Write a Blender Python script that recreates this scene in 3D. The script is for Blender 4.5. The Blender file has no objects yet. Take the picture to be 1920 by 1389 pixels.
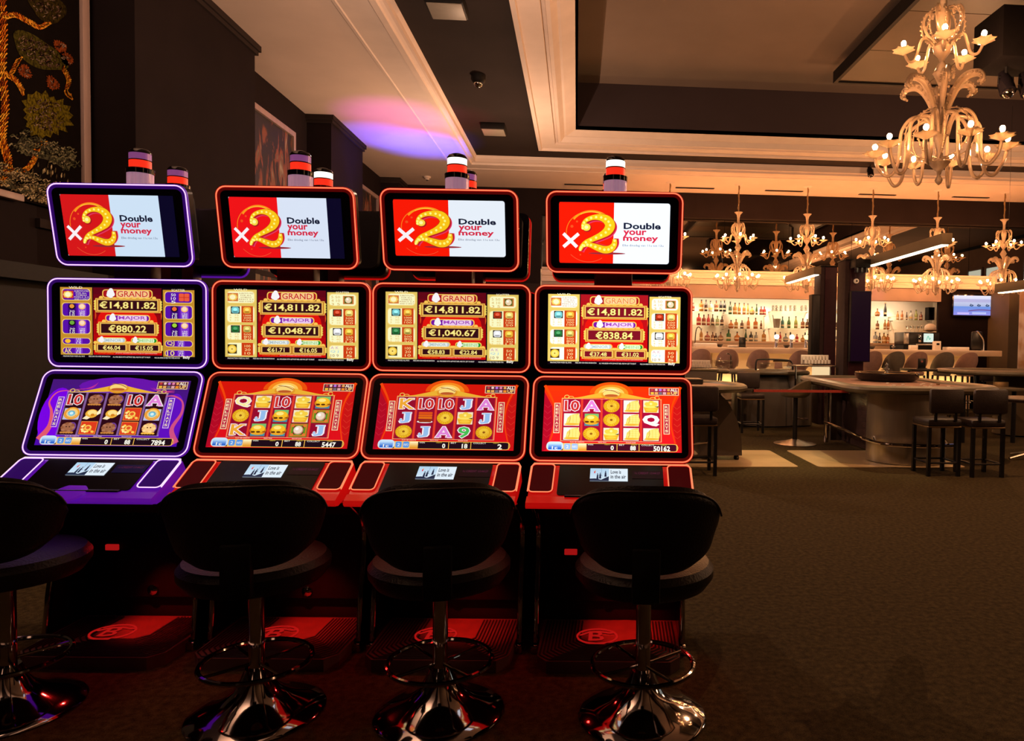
import bpy, bmesh, math, random
import numpy as np
from mathutils import Vector, Matrix
random.seed(7)
R = math.radians
SC = bpy.context.scene
COL = SC.collection

# ------------------------------------------------------------------ camera, world, exposure, big lights
F, CX, CY, PSI, PIT, ROL, EYE = 1315., 1173.4, 687.5, -.0705, .0325, .01346, 1.25
_f0 = Vector((-math.sin(PSI), math.cos(PSI), 0)); _z = Vector((0, 0, 1))
_fw = _f0 * math.cos(PIT) - _z * math.sin(PIT)
_r0 = Vector((math.cos(PSI), math.sin(PSI), 0)); _u0 = _z * math.cos(PIT) + _f0 * math.sin(PIT)
_r = _r0 * math.cos(ROL) + _u0 * math.sin(ROL); _u = _u0 * math.cos(ROL) - _r0 * math.sin(ROL)
EYEP = Vector((0, 0, EYE))
def ray(x, y): return _fw + _r * ((x - CX) / F) - _u * ((y - CY) / F)
def az(x, y, z): d = ray(x, y); return EYEP + d * ((z - EYE) / d.z)      # where the sight line meets a height
def ay(x, y, Y): d = ray(x, y); return EYEP + d * (Y / d.y)              # ... a wall across the room
def ax(x, y, X): d = ray(x, y); return EYEP + d * (X / d.x)              # ... a wall along the room
def adp(x, y, D): d = ray(x, y); return EYEP + d * (D / d.dot(_f0))

cam = bpy.data.cameras.new('camera'); camo = bpy.data.objects.new('camera', cam); COL.objects.link(camo)
cam.sensor_width = 36; cam.lens = F / 1920 * 36
cam.shift_x = (960 - CX) / 1920; cam.shift_y = (CY - 694.5) / 1920
cam.clip_start = .05; cam.clip_end = 100
camo.matrix_world = Matrix(((_r.x, _u.x, -_fw.x, 0), (_r.y, _u.y, -_fw.y, 0), (_r.z, _u.z, -_fw.z, EYE), (0, 0, 0, 1)))
SC.camera = camo
SC.view_settings.view_transform = 'Standard'; SC.view_settings.look = 'None'
SC.view_settings.exposure = 0; SC.view_settings.gamma = 1
try: SC.view_settings.use_curve_mapping = False
except Exception: pass
w = bpy.data.worlds.new('world'); SC.world = w; w.use_nodes = True
w.node_tree.nodes['Background'].inputs[0].default_value = (1, .72, .5, 1)
w.node_tree.nodes['Background'].inputs[1].default_value = .004
SC.cycles.max_bounces = 7; SC.cycles.diffuse_bounces = 3; SC.cycles.glossy_bounces = 4
SC.cycles.transmission_bounces = 5; SC.cycles.transparent_max_bounces = 8
SC.cycles.sample_clamp_indirect = 3; SC.cycles.caustics_reflective = False; SC.cycles.caustics_refractive = False
SC.cycles.use_denoising = True

def light(name, kind, loc, power, col, size=.1, aim=None, **k):
    l = bpy.data.lights.new(name, kind); l.energy = power; l.color = col
    if kind == 'AREA':
        l.size = size
        if 'size_y' in k: l.shape = 'RECTANGLE'; l.size_y = k['size_y']
    else: l.shadow_soft_size = size
    if kind == 'SPOT': l.spot_size = R(k.get('angle', 60)); l.spot_blend = k.get('blend', .8)
    o = bpy.data.objects.new(name, l); COL.objects.link(o); o.location = loc
    if aim is not None: o.rotation_euler = (Vector(aim) - Vector(loc)).to_track_quat('-Z', 'Y').to_euler()
    return o
WARM = (1, .49, .23)
# chandeliers of the rest of the room, outside the picture; invisible fill lights added inside it
light('room_fill_light', 'POINT', (4.5, -1.5, 2.9), 16, WARM, .35)
light('room_fill_light', 'POINT', (8.5, 3.2, 2.9), 170, WARM, .35)
light('room_fill_light', 'POINT', (-2.3, -3.2, 2.7), 5, (1, .5, .30), .35)
light('room_fill_light', 'POINT', (3.4, 6.2, 3.5), 190, WARM, 0)  # unseen fill added above the right-hand carpet
light('room_fill_light', 'POINT', (5.4, 9.2, 3.4), 80, WARM, 0)  # fill light added among the tables, no fitting there
light('room_fill_light', 'POINT', (9.8, 8.6, 3.0), 150, WARM, .3)
light('added_ceiling_fill', 'AREA', (3.8, -1.5, 3.4), 28, (1, .52, .24), 3, aim=(3.8, -1.5, 6))  # upward fill added for the ceiling behind the camera
light('added_ceiling_fill', 'AREA', (-2.2, 1.6, 2.9), 115, (1, .62, .42), 1.2, aim=(-2.3, 2.6, 6))  # unseen fill, added to lift the left soffit
light('added_ceiling_fill', 'AREA', (9.6, 6.0, 3.3), 120, (1, .52, .24), 2, aim=(9.6, 6, 6))  # added upward fill at the right, out of view
light('room_fill_light', 'POINT', (-.7, 5.4, 2.9), 90, (1, .60, .40), 0)  # fill added behind the machines for soffit and left wall
light('room_fill_light', 'POINT', (-.9, 9.6, 2.6), 210, (1, .60, .38), 0)  # invisible fill added for the far left soffit
# coloured effect spots aimed at the plaster behind the machines
light('blue_effect_spot', 'SPOT', (-2.2, 10.6, 1.8), 900, (.06, .08, 1), .02, aim=(-2.35, 11.0, 4.25), angle=42, blend=1)
light('blue_effect_spot', 'SPOT', (-2.7, 10.3, 1.8), 480, (.10, .06, 1), .02, aim=(-2.9, 10.6, 4.25), angle=36, blend=1)
light('violet_effect_spot', 'SPOT', (-2.3, 9.4, 1.8), 210, (.8, .08, .8), .02, aim=(-2.4, 9.7, 4.25), angle=44, blend=1)
light('red_effect_spot', 'SPOT', (-1.7, 9.8, 1.8), 230, (1, .04, .10), .02, aim=(-1.75, 10.0, 4.25), angle=32, blend=1)
light('violet_effect_spot', 'SPOT', (-1.0, 9.9, 2.0), 70, (.22, .06, 1), .02, aim=(-3.3, 10.5, 2.7), angle=56, blend=1)
light('blue_effect_spot', 'SPOT', (6.3, 12.9, 2.0), 5, (.1, .1, 1), .02, aim=(6.05, 13.9, 2.36), angle=30, blend=1)
# lights added to brighten the bar front, and downlights over the tables
for _x in (2.2, 3.7, 5.2, 6.7): light('added_bar_light', 'SPOT', (_x, 12.45, 4.2), 480, (1, .60, .34), .03, aim=(_x, 12.5, 1.0), angle=60, blend=1)
light('inlay_downlight', 'SPOT', (1.7, 8.0, 4.2), 330, (1, .72, .36), .03, aim=(1.75, 7.55, 0), angle=36, blend=.9)
light('inlay_downlight', 'SPOT', (3.1, 8.0, 4.2), 270, (1, .72, .36), .03, aim=(3.0, 7.3, 0), angle=34, blend=.9)

# ------------------------------------------------------------------ materials
def lin(c): return tuple(((v / 255) / 12.92 if v / 255 <= .04045 else ((v / 255 + .055) / 1.055) ** 2.4) for v in c)
def nt(name):
    m = bpy.data.materials.new(name); m.use_nodes = True
    n = m.node_tree; return m, n, n.nodes['Principled BSDF']
def mat(name, col, rough=.5, metal=0, var=.12, scale=20, bump=0, bscale=None, spec=.5, stretch=None, coat=0, **k):
    m, n, b = nt(name); c = tuple(col)
    tc = n.nodes.new('ShaderNodeTexCoord'); mp = n.nodes.new('ShaderNodeMapping')
    if stretch: mp.inputs['Scale'].default_value = stretch
    n.links.new(tc.outputs['Object'], mp.inputs[0])
    nz = n.nodes.new('ShaderNodeTexNoise'); nz.inputs['Scale'].default_value = scale; nz.inputs['Detail'].default_value = 3
    n.links.new(mp.outputs[0], nz.inputs['Vector'])
    rp = n.nodes.new('ShaderNodeValToRGB')
    rp.color_ramp.elements[0].position = .3; rp.color_ramp.elements[1].position = .7
    rp.color_ramp.elements[0].color = tuple(v * (1 - var) for v in c) + (1,)
    rp.color_ramp.elements[1].color = tuple(min(1, v * (1 + var)) for v in c) + (1,)
    n.links.new(nz.outputs['Fac'], rp.inputs[0]); n.links.new(rp.outputs[0], b.inputs['Base Color'])
    b.inputs['Roughness'].default_value = rough; b.inputs['Metallic'].default_value = metal
    b.inputs['Specular IOR Level'].default_value = spec; b.inputs['Coat Weight'].default_value = coat
    if bump:
        bp = n.nodes.new('ShaderNodeBump'); bp.inputs['Strength'].default_value = bump; bp.inputs['Distance'].default_value = .01
        n2 = n.nodes.new('ShaderNodeTexNoise'); n2.inputs['Scale'].default_value = bscale or scale * 4; n2.inputs['Detail'].default_value = 4
        n.links.new(mp.outputs[0], n2.inputs['Vector']); n.links.new(n2.outputs['Fac'], bp.inputs['Height']); n.links.new(bp.outputs[0], b.inputs['Normal'])
    if 'trans' in k: b.inputs['Transmission Weight'].default_value = k['trans']; b.inputs['IOR'].default_value = k.get('ior', 1.45)
    if 'alpha' in k: b.inputs['Alpha'].default_value = k['alpha']
    return m
def emi(name, col, s=1, base=(0, 0, 0)):
    m, n, b = nt(name); b.inputs['Base Color'].default_value = tuple(base) + (1,)
    b.inputs['Emission Color'].default_value = tuple(col) + (1,); b.inputs['Emission Strength'].default_value = s
    b.inputs['Roughness'].default_value = .5
    return m
def screen_mat(name, s=1):
    m, n, b = nt(name); a = n.nodes.new('ShaderNodeAttribute'); a.attribute_name = 'Col'
    b.inputs['Base Color'].default_value = (0, 0, 0, 1); b.inputs['Roughness'].default_value = .35; b.inputs['Specular IOR Level'].default_value = .2
    n.links.new(a.outputs['Color'], b.inputs['Emission Color']); b.inputs['Emission Strength'].default_value = s
    return m
def cloth_mat(name):
    m, n, b = nt(name); a = n.nodes.new('ShaderNodeAttribute'); a.attribute_name = 'Col'
    nz = n.nodes.new('ShaderNodeTexNoise'); nz.inputs['Scale'].default_value = 60; nz.inputs['Detail'].default_value = 5
    mx = n.nodes.new('ShaderNodeMix'); mx.data_type = 'RGBA'; mx.blend_type = 'MULTIPLY'; mx.inputs[0].default_value = .9
    rp = n.nodes.new('ShaderNodeValToRGB'); rp.color_ramp.elements[0].position = .42; rp.color_ramp.elements[1].position = .56
    rp.color_ramp.elements[0].color = (.22, .2, .2, 1); rp.color_ramp.elements[1].color = (1, 1, 1, 1)
    n.links.new(nz.outputs['Fac'], rp.inputs[0])
    n.links.new(a.outputs['Color'], mx.inputs[6]); n.links.new(rp.outputs[0], mx.inputs[7]); n.links.new(mx.outputs[2], b.inputs['Base Color'])
    b.inputs['Roughness'].default_value = .95; b.inputs['Specular IOR Level'].default_value = .05
    return m

M = {}
M['wall'] = mat('dark_wall_paint', (.0145, .0095, .0095), .9, spec=.08, var=.1, scale=3, bump=.05, bscale=80)
M['wall2'] = mat('dark_trim_paint', (.028, .020, .018), .9, spec=.08, var=.1, scale=3)
M['cream'] = mat('cream_plaster', (.66, .53, .45), .9, spec=.1, var=.04, scale=2, bump=.04, bscale=60)
M['crown'] = mat('crown_moulding_paint', (.64, .53, .46), .8, spec=.1, var=.04, scale=4)
M['dark_ceiling'] = mat('dark_ceiling_paint', (.025, .018, .016), .9, spec=.08, var=.1, scale=2)
M['tray'] = mat('tray_ceiling_paint', (.17, .125, .098), .9, spec=.08, var=.05, scale=1.5)
M['riser'] = mat('tray_riser_paint', (.042, .031, .034), .9, spec=.08, var=.05, scale=1.5)
M['black'] = mat('black_plastic', (.008, .008, .009), .32, var=.2, scale=30)
M['matte'] = mat('matte_black', (.006, .005, .005), .65, spec=.2, var=.2, scale=30)
M['gloss'] = mat('gloss_black', (.006, .005, .007), .12, var=.1, scale=10)
M['bezel'] = mat('bezel_black_glass', (.006, .004, .008), .25, spec=.22, var=.1, scale=10)
M['chrome'] = mat('chrome', (.50, .47, .47), .07, 1, var=.03)
M['steel'] = mat('brushed_steel', (.50, .47, .42), .30, 1, var=.1, scale=30, stretch=(1, 1, .05))
M['drum'] = mat('satin_aluminium', (.58, .52, .42), .30, .9, var=.06, scale=30, stretch=(1, 1, .05))
M['leather'] = mat('black_leather', (.008, .006, .007), .36, spec=.3, var=.2, scale=12, bump=.25, bscale=140)
M['leather2'] = mat('dark_brown_leather', (.030, .020, .018), .42, var=.2, scale=12, bump=.2, bscale=120)
M['rim'] = mat('taupe_leather_rim', (.115, .095, .060), .42, var=.12, scale=12, bump=.15, bscale=120)
M['pink'] = mat('mauve_upholstery', (.32, .18, .14), .75, var=.08, scale=20, bump=.1, bscale=200)
M['grey'] = mat('grey_upholstery', (.13, .105, .08), .75, var=.08, scale=20, bump=.1, bscale=200)
M['felt'] = mat('printed_felt', (.32, .18, .13), .85, var=.35, scale=9)
M['felt2'] = mat('brown_felt', (.13, .10, .07), .85, var=.15, scale=30)
M['panel_grey'] = mat('taupe_panel', (.085, .068, .055), .45, var=.08, scale=8)
M['panel_wood'] = mat('dark_wood_panel', (.060, .035, .035), .25, var=.25, scale=4, stretch=(1, 1, 8))
M['stone'] = mat('beige_stone', (.58, .43, .23), .28, var=.10, scale=2.5)
M['counter'] = mat('cream_counter', (.68, .50, .34), .35, var=.05, scale=4)
M['alcove'] = mat('alcove_panel', (.84, .76, .64), .6, var=.03, scale=4)
M['canopy'] = mat('mauve_canopy', (.36, .26, .22), .6, var=.06, scale=3)
M['tube'] = mat('ribbed_clear_plastic', (.80, .58, .74), .22, var=.28, scale=1.0, stretch=(70, 70, .3))
def clear_mat(name, tint, refl, gl=(1, 1, 1)):                              # thin clear glass: lets light through, mirrors a little
    m, n, b = nt(name); n.nodes.remove(b); out = n.nodes['Material Output']; tr = n.nodes.new('ShaderNodeBsdfTransparent'); g = n.nodes.new('ShaderNodeBsdfGlossy'); mx = n.nodes.new('ShaderNodeMixShader')
    nz = n.nodes.new('ShaderNodeTexNoise'); nz.inputs['Scale'].default_value = 6; rp = n.nodes.new('ShaderNodeMapRange'); rp.inputs[3].default_value = refl * .7; rp.inputs[4].default_value = refl * 1.3
    n.links.new(nz.outputs['Fac'], rp.inputs[0]); n.links.new(rp.outputs[0], mx.inputs[0])
    tr.inputs[0].default_value = tuple(tint) + (1,); g.inputs[0].default_value = tuple(gl) + (1,); g.inputs['Roughness'].default_value = .06
    n.links.new(tr.outputs[0], mx.inputs[1]); n.links.new(g.outputs[0], mx.inputs[2]); n.links.new(mx.outputs[0], out.inputs[0]); return m
M['shelf'] = clear_mat('shelf_glass', (.93, .96, .92), .14)
M['glass'] = clear_mat('clear_glass', (.88, .88, .85), .22)
def opal_mat():
    m, n, b = nt('opaline_glass'); n.nodes.remove(b); out = n.nodes['Material Output']
    di = n.nodes.new('ShaderNodeBsdfDiffuse'); tl = n.nodes.new('ShaderNodeBsdfTranslucent'); g = n.nodes.new('ShaderNodeBsdfGlossy'); tp_ = n.nodes.new('ShaderNodeBsdfTransparent')
    m1 = n.nodes.new('ShaderNodeMixShader'); m2 = n.nodes.new('ShaderNodeMixShader'); m3 = n.nodes.new('ShaderNodeMixShader'); fr = n.nodes.new('ShaderNodeFresnel'); fr.inputs[0].default_value = 1.6
    nz = n.nodes.new('ShaderNodeTexNoise'); nz.inputs['Scale'].default_value = 50; rp = n.nodes.new('ShaderNodeValToRGB'); rp.color_ramp.elements[0].color = (.80, .58, .38, 1); rp.color_ramp.elements[1].color = (1, .86, .68, 1)
    n.links.new(nz.outputs['Fac'], rp.inputs[0])
    for q in (di, tl): n.links.new(rp.outputs[0], q.inputs[0])
    g.inputs['Roughness'].default_value = .12; m1.inputs[0].default_value = .55; m3.inputs[0].default_value = .22
    n.links.new(di.outputs[0], m1.inputs[1]); n.links.new(tl.outputs[0], m1.inputs[2]); n.links.new(m1.outputs[0], m3.inputs[1]); n.links.new(tp_.outputs[0], m3.inputs[2])
    n.links.new(fr.outputs[0], m2.inputs[0]); n.links.new(m3.outputs[0], m2.inputs[1]); n.links.new(g.outputs[0], m2.inputs[2]); n.links.new(m2.outputs[0], out.inputs[0]); return m
M['crystal'] = opal_mat()
M['brass'] = mat('aged_brass', (.30, .20, .10), .4, .9, var=.1)
M['frame'] = mat('pale_picture_frame', (.34, .24, .21), .5, var=.1, scale=4, stretch=(4, 4, .6))
M['plate'] = mat('ribbed_dark_plate', (.10, .05, .05), .35, var=.15, scale=20)
M['olive'] = mat('olive_wall_paint', (.11, .075, .035), .7, var=.15, scale=2)
M['fixture'] = mat('grey_fixture', (.22, .19, .15), .5, var=.05)
M['white'] = mat('white_card', (.72, .66, .58), .6, var=.03)
M['bronze'] = mat('bronze_mirror_panel', (.040, .022, .009), .45, .4, var=.35, scale=1.3)
M['bronze2'] = mat('olive_mirror_panel', (.030, .021, .010), .45, .4, var=.3, scale=1.3)
M['lamp_on'] = emi('lit_diffuser', (1, .78, .48), 5)
M['bulb'] = emi('glowing_bulb', (1, .385, .13), 310)
M['bulb_big'] = emi('glowing_bulb_near', (1, .40, .14), 420)
M['downlight'] = emi('downlight_lens', (1, .75, .45), 8)
M['window_light'] = emi('curtained_daylight', (.62, .72, .66), .85)
M['red_tube'] = emi('red_light_line', lin((255, 128, 86)), 1.3)
M['red_guide'] = emi('red_light_guide', (.62, .004, .003), .75)  # emissive colour imitating the tube's glow on the bezel
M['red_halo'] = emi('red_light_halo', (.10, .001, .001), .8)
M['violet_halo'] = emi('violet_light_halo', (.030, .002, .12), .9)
M['violet_tube'] = emi('violet_light_line', lin((252, 206, 255)), 1.3)
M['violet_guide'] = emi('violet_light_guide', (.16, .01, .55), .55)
M['candle_white'] = emi('lit_white_lens', (1, .95, .85), 1.6)
M['candle_dim'] = mat('violet_lens_added_glow', (.26, .10, .30), .3, var=.05)
M['candle_red'] = emi('lit_red_lens', (1, .03, .01), .95)
M['screen'] = screen_mat('screen_image', 1.0)
M['screen_hot'] = screen_mat('screen_image_bright', 1.22)
M['print'] = cloth_mat('woven_picture')
def glowing(m, col, s): b_ = m.node_tree.nodes['Principled BSDF']; b_.inputs['Emission Color'].default_value = tuple(col) + (1,); b_.inputs['Emission Strength'].default_value = s; return m
M['deck_red'] = mat('red_gloss_plastic', (.42, .008, .008), .16, var=.1, scale=10)
M['deck_violet'] = mat('violet_gloss_plastic', (.13, .01, .42), .16, var=.1, scale=10)
glowing(M['deck_red'], (1, .008, .006), .36); glowing(M['tube'], (.55, .28, .42), .42); glowing(M['candle_dim'], (.36, .10, .34), .45); glowing(M['deck_violet'], (.26, .012, .85), .28)       # emission added for neon glow on decks and brightness of lamp tubes and lenses
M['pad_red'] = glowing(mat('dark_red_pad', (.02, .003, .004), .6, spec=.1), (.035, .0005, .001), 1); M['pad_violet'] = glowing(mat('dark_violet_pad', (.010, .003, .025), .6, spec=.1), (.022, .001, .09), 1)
M['badge'] = emi('lit_badge', (.75, .012, .01), .5)
def mirror_mat():
    m, n, b = nt('wall_mirror_glass'); b.inputs['Base Color'].default_value = (.78, .68, .56, 1); b.inputs['Metallic'].default_value = 1; b.inputs['Roughness'].default_value = .02
    nz = n.nodes.new('ShaderNodeTexNoise'); nz.inputs['Scale'].default_value = .7; bp = n.nodes.new('ShaderNodeBump'); bp.inputs['Strength'].default_value = .004
    n.links.new(nz.outputs['Fac'], bp.inputs['Height']); n.links.new(bp.outputs[0], b.inputs['Normal']); return m
M['mirror'] = mirror_mat()
def carpet_mat():
    m, n, b = nt('olive_carpet'); tc = n.nodes.new('ShaderNodeTexCoord')
    n1 = n.nodes.new('ShaderNodeTexNoise'); n1.inputs['Scale'].default_value = 160; n1.inputs['Detail'].default_value = 3
    n2 = n.nodes.new('ShaderNodeTexNoise'); n2.inputs['Scale'].default_value = 2.2; n2.inputs['Detail'].default_value = 4
    ad = n.nodes.new('ShaderNodeMath'); ad.operation = 'ADD'; ml = n.nodes.new('ShaderNodeMath'); ml.operation = 'MULTIPLY'; ml.inputs[1].default_value = .5; n2.inputs['Scale'].default_value = 38; n1.inputs['Scale'].default_value = 240
    rp = n.nodes.new('ShaderNodeValToRGB'); rp.color_ramp.elements[0].position = .36; rp.color_ramp.elements[1].position = .66
    rp.color_ramp.elements[0].color = (.018, .013, .005, 1); rp.color_ramp.elements[1].color = (.098, .070, .026, 1)
    for a in (n1, n2): n.links.new(tc.outputs['Object'], a.inputs['Vector'])
    n.links.new(n1.outputs['Fac'], ad.inputs[0]); n.links.new(n2.outputs['Fac'], ad.inputs[1]); n.links.new(ad.outputs[0], ml.inputs[0])
    n.links.new(ml.outputs[0], rp.inputs[0]); n.links.new(rp.outputs[0], b.inputs['Base Color'])
    bp = n.nodes.new('ShaderNodeBump'); bp.inputs['Strength'].default_value = .5; bp.inputs['Distance'].default_value = .006
    n.links.new(n1.outputs['Fac'], bp.inputs['Height']); n.links.new(bp.outputs[0], b.inputs['Normal'])
    b.inputs['Roughness'].default_value = .95; b.inputs['Specular IOR Level'].default_value = .15
    return m
M['carpet'] = carpet_mat()
def marble_mat():
    m, n, b = nt('veined_marble'); tc = n.nodes.new('ShaderNodeTexCoord'); wv = n.nodes.new('ShaderNodeTexWave')
    wv.inputs['Scale'].default_value = 1.2; wv.inputs['Distortion'].default_value = 9; wv.inputs['Detail'].default_value = 5; wv.inputs['Detail Scale'].default_value = 1.6
    rp = n.nodes.new('ShaderNodeValToRGB'); rp.color_ramp.elements[0].color = (.24, .13, .07, 1); rp.color_ramp.elements[1].color = (.42, .36, .36, 1)
    n.links.new(tc.outputs['Object'], wv.inputs['Vector']); n.links.new(wv.outputs['Fac'], rp.inputs[0]); n.links.new(rp.outputs[0], b.inputs['Base Color'])
    b.inputs['Roughness'].default_value = .35; return m
M['marble'] = marble_mat()
def paint_mat():
    m, n, b = nt('abstract_painting'); tc = n.nodes.new('ShaderNodeTexCoord'); mp = n.nodes.new('ShaderNodeMapping'); mp.inputs['Scale'].default_value = (1, 3.5, 1.1)
    nz = n.nodes.new('ShaderNodeTexNoise'); nz.inputs['Scale'].default_value = 2.2; nz.inputs['Detail'].default_value = 6; nz.inputs['Distortion'].default_value = .8
    rp = n.nodes.new('ShaderNodeValToRGB'); e = rp.color_ramp.elements
    e[0].position = .51; e[0].color = (.012, .008, .008, 1); e[1].position = .75; e[1].color = (.30, .24, .16, 1)
    x = e.new(.57); x.color = (.22, .055, .02, 1); x = e.new(.64); x.color = (.12, .07, .04, 1)
    n.links.new(tc.outputs['Object'], mp.inputs[0]); n.links.new(mp.outputs[0], nz.inputs['Vector']); n.links.new(nz.outputs['Fac'], rp.inputs[0]); n.links.new(rp.outputs[0], b.inputs['Base Color'])
    b.inputs['Roughness'].default_value = .7; return m
M['painting'] = paint_mat()
_cm = {}
def colour(name, col, rough=.4, metal=0, **k):
    if name not in _cm: _cm[name] = mat(name, col, rough, metal, **k)
    return _cm[name]

# ------------------------------------------------------------------ mesh helpers
class B:
    def __init__(s): s.v = []; s.f = []
    def add(s, vs, fs, T=None):
        o = len(s.v)
        s.v += [tuple(T @ Vector(p)) for p in vs] if T is not None else [tuple(p) for p in vs]
        s.f += [tuple(i + o for i in f) for f in fs]; return s
    def box(s, x0, x1, y0, y1, z0, z1, T=None):
        v = [(x0, y0, z0), (x1, y0, z0), (x1, y1, z0), (x0, y1, z0), (x0, y0, z1), (x1, y0, z1), (x1, y1, z1), (x0, y1, z1)]
        return s.add(v, [(3, 2, 1, 0), (4, 5, 6, 7), (0, 1, 5, 4), (1, 2, 6, 5), (2, 3, 7, 6), (3, 0, 4, 7)], T)
    def rbox(s, x0, x1, y0, y1, z0, z1, r=.01, seg=2, T=None):
        bm = bmesh.new(); bmesh.ops.create_cube(bm, size=1)
        for v in bm.verts: v.co = Vector(((x0 + x1) / 2 + v.co.x * (x1 - x0), (y0 + y1) / 2 + v.co.y * (y1 - y0), (z0 + z1) / 2 + v.co.z * (z1 - z0)))
        bmesh.ops.bevel(bm, geom=list(bm.edges), offset=r, segments=seg, affect='EDGES', profile=.5)
        bm.verts.index_update(); s.add([v.co.copy() for v in bm.verts], [[v.index for v in f.verts] for f in bm.faces], T); bm.free(); return s
    def lathe(s, prof, n=24, T=None, cap=True):
        vs = []; fs = []
        for (r, z) in prof:
            for i in range(n):
                a = 2 * math.pi * i / n; vs.append((r * math.cos(a), r * math.sin(a), z))
        for j in range(len(prof) - 1):
            for i in range(n):
                k = (i + 1) % n; fs.append((j * n + i, j * n + k, (j + 1) * n + k, (j + 1) * n + i))
        if cap:
            if prof[0][0] > 1e-5: fs.append(tuple(range(n))[::-1])
            if prof[-1][0] > 1e-5: fs.append(tuple((len(prof) - 1) * n + i for i in range(n)))
        return s.add(vs, fs, T)
    def tube(s, pts, r, n=8, closed=False, T=None, flat=1):
        pts = [Vector(p) for p in pts]; m = len(pts); rs = r if isinstance(r, (list, tuple)) else [r] * m
        vs = []; fs = []; up = None
        for i, p in enumerate(pts):
            a = pts[(i - 1) % m] if (closed or i) else p; b = pts[(i + 1) % m] if (closed or i < m - 1) else p
            t = (b - a).normalized() if (b - a).length > 1e-9 else Vector((0, 0, 1))
            if up is None:
                up = t.cross(Vector((0, 0, 1))); up = up if up.length > .05 else t.cross(Vector((1, 0, 0)))
                up.normalize()
            up = (up - t * up.dot(t)).normalized(); q = t.cross(up)
            for k in range(n):
                an = 2 * math.pi * k / n; vs.append(p + up * (rs[i] * math.cos(an)) + q * (rs[i] * flat * math.sin(an)))
        e = m if closed else m - 1
        for i in range(e):
            j = (i + 1) % m
            for k in range(n): l = (k + 1) % n; fs.append((i * n + k, i * n + l, j * n + l, j * n + k))
        if not closed: fs.append(tuple(range(n))[::-1]); fs.append(tuple((m - 1) * n + k for k in range(n)))
        return s.add(vs, fs, T)
    def prism(s, poly, z0, z1, T=None):
        n = len(poly); vs = [(x, y, z0) for x, y in poly] + [(x, y, z1) for x, y in poly]
        fs = [tuple(range(n))[::-1], tuple(range(n, 2 * n))] + [(i, (i + 1) % n, n + (i + 1) % n, n + i) for i in range(n)]
        return s.add(vs, fs, T)
    def xprism(s, poly, x0, x1, T=None):                                    # poly in (y, z), extruded along x
        n = len(poly); vs = [(x0, y, z) for y, z in poly] + [(x1, y, z) for y, z in poly]
        fs = [tuple(range(n)), tuple(range(n, 2 * n))[::-1]] + [(i, n + i, n + (i + 1) % n, (i + 1) % n) for i in range(n)]
        return s.add(vs, fs, T)
    def ring(s, outer, inner, z0, z1, T=None):
        n = len(outer); vs = [(x, y, z) for z in (z0, z1) for L in (outer, inner) for x, y in L]; fs = []
        for i in range(n):
            j = (i + 1) % n
            fs += [(2 * n + i, 2 * n + j, 3 * n + j, 3 * n + i), (i, n + i, n + j, j), (i, j, 2 * n + j, 2 * n + i), (n + j, n + i, 3 * n + i, 3 * n + j)]
        return s.add(vs, fs, T)
    def sphere(s, c, r, n=12, m=8, T=None, sz=1):
        T2 = Matrix.Translation(Vector(c)); T2 = T @ T2 if T is not None else T2
        return s.lathe([(max(1e-4, r * math.sin(math.pi * i / m)), -r * sz * math.cos(math.pi * i / m)) for i in range(m + 1)], n, T2, cap=False)

def rr(w, h, r, n=5, cx=0, cy=0):
    o = []; r = min(r, w / 2 - 1e-5, h / 2 - 1e-5)
    for (sx, sy, a0) in ((1, 1, 0), (-1, 1, 90), (-1, -1, 180), (1, -1, 270)):
        for i in range(n + 1):
            a = R(a0 + 90 * i / n); o.append((cx + sx * (w / 2 - r) + r * math.cos(a), cy + sy * (h / 2 - r) + r * math.sin(a)))
    return o
def spline(P, k=6, closed=False):
    P = [Vector(p) for p in P]; n = len(P); out = []
    for i in range(n if closed else n - 1):
        a = P[(i - 1) % n] if (closed or i) else P[0]; b = P[i]; c = P[(i + 1) % n]; d = P[(i + 2) % n] if (closed or i + 2 < n) else P[-1]
        for j in range(k):
            t = j / k; out.append(.5 * ((2 * b) + (c - a) * t + (2 * a - 5 * b + 4 * c - d) * t * t + (3 * b - a - 3 * c + d) * t ** 3))
    if not closed: out.append(P[-1])
    return out
def MX(loc=(0, 0, 0), rz=0, rx=0, ry=0, s=1):
    return Matrix.Translation(Vector(loc)) @ Matrix.Rotation(R(rz), 4, 'Z') @ Matrix.Rotation(R(ry), 4, 'Y') @ Matrix.Rotation(R(rx), 4, 'X') @ Matrix.Scale(s, 4)

def obj(name, b, m, parent=None, smooth=True, sharp=35):
    me = bpy.data.meshes.new(name); me.from_pydata(b.v, [], b.f)
    bm = bmesh.new(); bm.from_mesh(me); bmesh.ops.recalc_face_normals(bm, faces=list(bm.faces)); bm.to_mesh(me); bm.free()
    me.materials.append(M[m] if isinstance(m, str) else m)
    if smooth:
        me.polygons.foreach_set('use_smooth', [True] * len(me.polygons))
        try: me.set_sharp_from_angle(angle=R(sharp))
        except Exception: pass
    o = bpy.data.objects.new(name, me); COL.objects.link(o)
    if parent is not None: o.parent = parent
    return o
def tag(o, label, cat, group=None, kind=None):
    if label: o['label'] = label
    if cat: o['category'] = cat
    if group: o['group'] = group
    if kind: o['kind'] = kind
    return o
def thing(name, label, cat, loc=(0, 0, 0), rz=0, group=None):
    o = bpy.data.objects.new(name, None); COL.objects.link(o); o.empty_display_size = .1
    o.location = loc; o.rotation_euler = (0, 0, R(rz)); return tag(o, label, cat, group)
def struct(name, b, m, parent=None, smooth=False, label=None):
    o = obj(name, b, m, parent, smooth)
    if parent is None: o['kind'] = 'structure'
    if label: o['label'] = label
    return o
def kids(o): return [c for c in o.children]
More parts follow.
